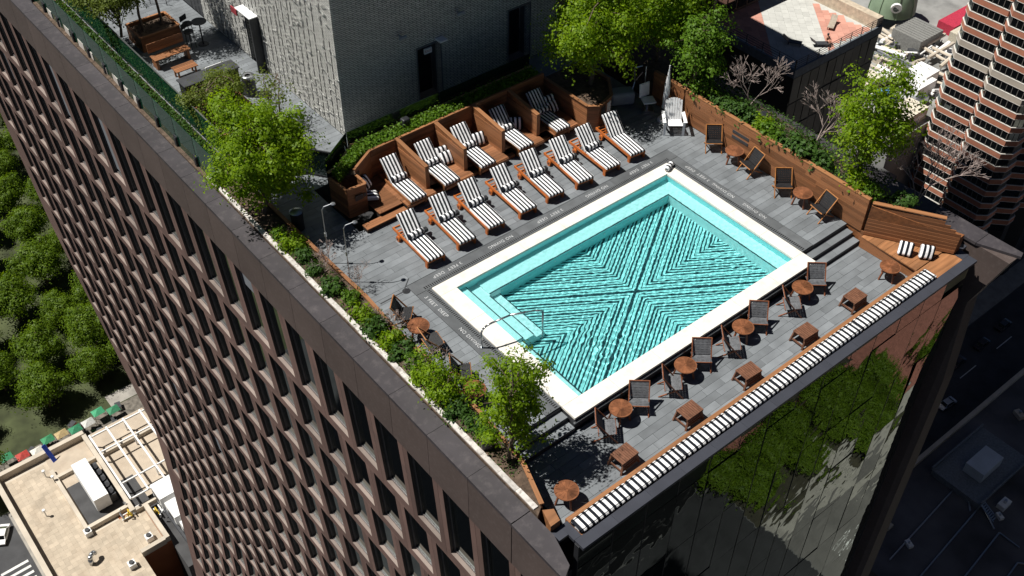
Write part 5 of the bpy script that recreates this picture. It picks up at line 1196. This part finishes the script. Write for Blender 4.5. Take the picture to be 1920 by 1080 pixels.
MB().prism(inn, G, -40).build('core', mat('tower_core', (.02, .022, .024), .4), bt, world=True)
bandm = {}
for nm, mm in (('b', brick), ('p', palebk)):
    q = MB(); q.prism(plan, 0, 1.15, 0); q.prism(inset(plan, -.03), 1.151, 1.27, 1); q.prism(inset(plan, -.02), -.12, -.001, 1); bandm[nm] = q.mesh('brick_band', [mm, trimw])
top = -93.0 + FH * 16
fz = []
for k in range(28):
    z = top - k * FH - .9
    link('brick_band', bandm['p' if k in (15, 16) else 'b'], bt, loc=(0, 0, z), world=True); fz.append(z)
mull_all = MB()
faces = [(1, 2, 6), (5, 6, 6), (6, 7, 2), (8, 9, 2), (10, 11, 2), (0, 1, 2), (4, 5, 2)]
for fi, (a, b, n) in enumerate(faces):
    p, q = Vector(inn[a]), Vector(inn[b]); d = (q - p); L = d.length; d.normalize(); nr = Vector((d.y, -d.x)); ang = math.atan2(d.y, d.x)
    wd = (L - .3) / n
    wme = MB().box(.06, wd - .06, -.07, -.03, 0, FH - 1.5).mesh('window', win_glass); mme = MB().box(-.05, .05, -.14, -.03, 0, FH - 1.5).mesh('mullion', bwall)
    for k, z in enumerate(fz):
        if z > -62 or (fi > 2 and z > -80): continue
        for j in range(n): link('window', wme, bt, matrix=Matrix.Translation((p.x + d.x * (.15 + wd * j), p.y + d.y * (.15 + wd * j), z - FH + 1.3)) @ Matrix.Rotation(ang, 4, 'Z'), world=True)
        if fi < 2:
            M4 = Matrix.Translation((p.x, p.y, z - FH + 1.275)) @ Matrix.Rotation(ang, 4, 'Z')
            for j in range(n + 1):
                b_ = MB().box(.15 + wd * j - .05, .15 + wd * j + .05, -.14, -.03, 0, FH - 1.4); mull_all.add([M4 @ Vector(q_) for q_ in b_.v], b_.f)
mull_all.build('mullions', bwall, bt, world=True)['kind'] = 'stuff'
# ================================================================ MECHANICAL ROOFS (upper right, far)
MZ = -112.0
mr = thing('plant_roof_building', 'broad lower building whose roof is crowded with pipes and machines', 'building', (200, 95, G))
MB().box(168, 240, 79.7, 130, G, MZ).build('roof_block', mat('grey_roof', (.25, .25, .24), .9, .35, .15, dirt=((.1, .1, .1), .2, .5)), mr, world=True)
MB().box(150, 167.9, 76, 100, G, -118).build('lower_roof_block', mat('dark_membrane', (.1, .1, .1), .9, .2, .2), mr, world=True)
for k in range(6): MB().box(150 + k * 3, 150.4 + k * 3, 75.85, 76, G + 10, -117.5).build('pilaster', roofwall, mr, world=True)
def unit_box(label, x, y, sx, sy, h, m_, z=MZ, ribs=0, rot=0.0):
    t = thing('roof_machine', label, 'machine', (x, y, z), rot); MB().box(-sx / 2, sx / 2, -sy / 2, sy / 2, 0, h).build('casing', m_, t)
    if ribs:
        for k in range(ribs): MB().box(-sx / 2 + sx * k / ribs, -sx / 2 + sx * k / ribs + .25, -sy / 2, sy / 2, h + .001, h + .15).build('rib', m_, t)
    return t
ribbed = mat('ribbed_roof', (.6, .55, .45), .7, .1, .4)
unit_box('pale ribbed shed roof next to the terrace building', 180, 97, 9, 5, 3.4, ribbed, ribs=8); unit_box('long pale ribbed shed roof near the dark membrane roof', 176, 83.5, 13, 5, 3, ribbed, ribs=10)
unit_box('small pale ribbed shed at the terrace building corner', 181, 104, 6, 5, 5, ribbed, ribs=5); unit_box('grey louvred cooling tower behind the pipes', 207, 101.5, 9, 8, 4, mat('cool_grey', (.2, .2, .19), .6), ribs=9)
unit_box('white tank-like unit among the pipes', 189, 88, 7, 4, 3.5, whitebox); unit_box('white cabinet beside the orange banded tower', 193, 90, 5, 5, 4, whitebox); unit_box('blue topped water box near the dark roof', 181, 91, 3, 3, 3, mat('sky_blue', (.15, .4, .75), .5))
unit_box('cream wall block below the red roof', 226, 95.5, 22, 4, 2.4, mat('cream_wall', (.5, .46, .37), .8)); unit_box('flat crimson roof by the orange banded tower', 230, 100, 26, 4.5, 2.6, mat('crimson', (.4, .03, .06), .6))
for i in range(60):
    x, y = 176 + r.uniform(0, 30), 81 + r.uniform(0, 26); L = r.uniform(3, 10); a = r.choice((0, math.pi / 2))
    pn, pm_ = r.choice((('white', whitebox), ('white', whitebox), ('steel', steel), ('tan', roofwall)))
    t = thing('pipe_run', pn + (' long' if L > 6.5 else ' short') + ' pipe run among the machines on the plant roof', 'pipes', (x, y, MZ), a, 'pipe runs on the plant roof')
    MB().cyl((0, 0, r.uniform(.8, 2.5)), (L, 0, r.uniform(.8, 2.5)), r.uniform(.2, .6), None, 8).build('pipe', pm_, t); MB().box(.3, .5, -.1, .1, 0, 1).box(L - .5, L - .3, -.1, .1, 0, 1).build('support', steel, t)
for i in range(70):
    x, y = 172 + r.uniform(0, 36), 81 + r.uniform(0, 28); s = r.uniform(.6, 1.9)
    pn, pm_ = r.choice((('white', whitebox), ('steel', steel), ('charcoal', charcoal), ('tan', roofwall), ('white', whitebox)))
    t = thing('fan_unit', pn + ' fan unit in the crowd of machines on the plant roof', 'machine', (x, y, MZ), r.uniform(0, 1), 'small fan units on the plant roof')
    MB().box(-s, s, -s * .7, s * .7, 0, s * 1.1).build('casing', pm_, t); MB().cyl((0, 0, s * 1.1), (0, 0, s * 1.1 + .3), s * .5, s * .5, 10).build('fan', charcoal, t)
dm = thing('copper_dome', 'pale green copper dome with round window beyond the terrace building', 'dome', (212, 112.5, MZ + 3))
vd = mat('verdigris', (.2, .27, .18), .6, .25, .3)
MB().lathe([(0, 11), (1.2, 10.6), (3.0, 9), (4.6, 6.4), (5.4, 3), (5.7, 0)], 24).build('shell', vd, dm, True)
for k in range(8):
    a = k * math.pi / 4; rb = MB(); pp = [(5.75, 0), (5.45, 3), (4.65, 6.4), (3.05, 9), (1.2, 10.65)]
    for (r0, z0), (r1, z1) in zip(pp, pp[1:]): rb.beam((r0 * math.cos(a), r0 * math.sin(a), z0), (r1 * math.cos(a), r1 * math.sin(a), z1), .25, .25)
    rb.build('rib', vd, dm)
MB().cyl((-4.2, -3.4, 3.3), (-4.7, -3.8, 3.2), 1.3, 1.3, 16).build('round_window', whitebox, dm); MB().cyl((-4.71, -3.81, 3.2), (-4.73, -3.83, 3.2), .8, .8, 12).build('pane', win_glass, dm)
# shaded low roof and street right of the tower
sr = thing('shaded_low_roof', 'low rooftop deep in shade right of the tower with a plant enclosure', 'building', (135, 22, G))
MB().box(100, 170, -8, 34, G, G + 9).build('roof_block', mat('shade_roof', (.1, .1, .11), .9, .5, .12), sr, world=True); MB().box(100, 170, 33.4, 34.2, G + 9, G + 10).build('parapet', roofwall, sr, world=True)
pe_ = unit_box('boxy plant room with pale flat top in the shaded roof', 133, 25.0, 6.5, 3.8, 2.4, mat('pale_top', (.5, .55, .6), .5, .15, .3), z=G + 10.5, rot=.0)
MB().box(125.5, 142, 20.5, 30.5, G + 9, G + 10.4).box(125.5, 142, 20.2, 20.5, G + 10.4, G + 11.2).box(125.5, 142, 30.5, 30.8, G + 10.4, G + 11.2).build('plant_platform', mat('dim_steel', (.16, .18, .2), .6), sr, world=True)
lad = thing('roof_ladder', 'steel stair ladder down from the shaded plant enclosure', 'ladder', (126, 17, G + 9))
for s in (-.6, .6): MB().beam((s, 0, 0), (s, 3.3, 1.8), .12, .2).build('stringer', steel, lad)
for k in range(8): MB().box(-.6, .6, .2 + k * .4, .4 + k * .4, .1 + k * .22, .16 + k * .22).build('rung', steel, lad)
vv = thing('roof_vent', 'round pale vent pot on the shaded roof', 'vent', (126, 38, G)); MB().cyl((0, 0, 0), (0, 0, 3), .9, .9, 16).build('pot', whitebox, vv); MB().cyl((0, 0, 3), (0, 0, 3.01), .6, .6, 12).build('opening', blackmet, vv)
# neighbours whose shade falls across the view
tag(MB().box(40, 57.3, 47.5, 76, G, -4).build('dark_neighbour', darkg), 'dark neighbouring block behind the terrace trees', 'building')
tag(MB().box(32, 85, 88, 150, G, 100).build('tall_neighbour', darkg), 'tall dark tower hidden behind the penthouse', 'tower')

def city_block(label, x0, x1, y0, y1, top):  # towers added outside the view to block low sky and deepen shade
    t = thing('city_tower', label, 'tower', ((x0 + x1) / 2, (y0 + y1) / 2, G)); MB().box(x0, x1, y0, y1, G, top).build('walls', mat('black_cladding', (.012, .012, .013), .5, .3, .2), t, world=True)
    f_ = MB()
    for z in range(int(G) + 5, int(top), 8): f_.box(x0 - .15, x1 + .15, y0 - .15, y1 + .15, z, z + .9)
    f_.build('floor_bands', mat('dark_bands', (.03, .03, .03), .6), t, world=True)['kind'] = 'stuff'
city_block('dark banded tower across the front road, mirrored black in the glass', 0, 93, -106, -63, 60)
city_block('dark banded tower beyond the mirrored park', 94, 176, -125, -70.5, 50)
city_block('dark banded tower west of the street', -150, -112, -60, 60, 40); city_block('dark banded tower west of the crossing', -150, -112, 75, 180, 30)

cup = thing('red_cup', 'stray red cup lying in the left planter', 'cup', (-2.3, 3.55, .34)); MB().cyl((0, 0, 0), (.14, .05, .03), .05, .07, 10).build('body', mat('red_plastic', (.6, .03, .04), .4), cup)

for i in range(26):
    x, y = 103 + rnd.uniform(0, 62), -5 + rnd.uniform(0, 36); q = rnd.uniform(.4, 1.3)
    if 124 < x < 143 and 19 < y < 32: continue
    t = thing('roof_hatch', 'small fitting scattered over the shaded low roof', 'roof fitting', (x, y, G + 9), rnd.choice((0, .4, 1.2)), 'small fittings on the shaded low roof')
    MB().box(-q, q, -q * .6, q * .6, 0, q * .9).build('casing', rnd.choice((steel, roofwall, whitebox)), t); MB().cyl((0, 0, q * .9), (0, 0, q * 1.5), q * .25, q * .25, 8).build('pipe', steel, t)
for i in range(5): tag(tube([(104, 2 + i * 5.5, G + 9.3), (118 + 3 * i, 4 + i * 5.5, G + 9.3), (124, 1 + i * 5, G + 9.3)], .16, 6).build('roof_pipe', steel), 'thin pipe crossing the shaded low roof', 'pipe', 'thin pipes on the shaded low roof')

for i in range(22):
    x, y = -10 + rnd.uniform(0, 26), 145.5 + rnd.uniform(0, 6); q = rnd.uniform(.3, .8)
    t = thing('street_bin', 'small crate or bin among the stalls behind the tan roof', 'crate', (x, y, G + .03), rnd.uniform(0, 3), 'crates and bins among the stalls')
    MB().box(-q, q, -q * .7, q * .7, 0, q * 1.3).build('body', rnd.choice((whitebox, MATS['canopy_1'], MATS['canopy_3'], charcoal, roofwall)), t); MB().box(-q * 1.05, q * 1.05, -q * .74, q * .74, q * 1.301, q * 1.38).build('lid', charcoal, t)
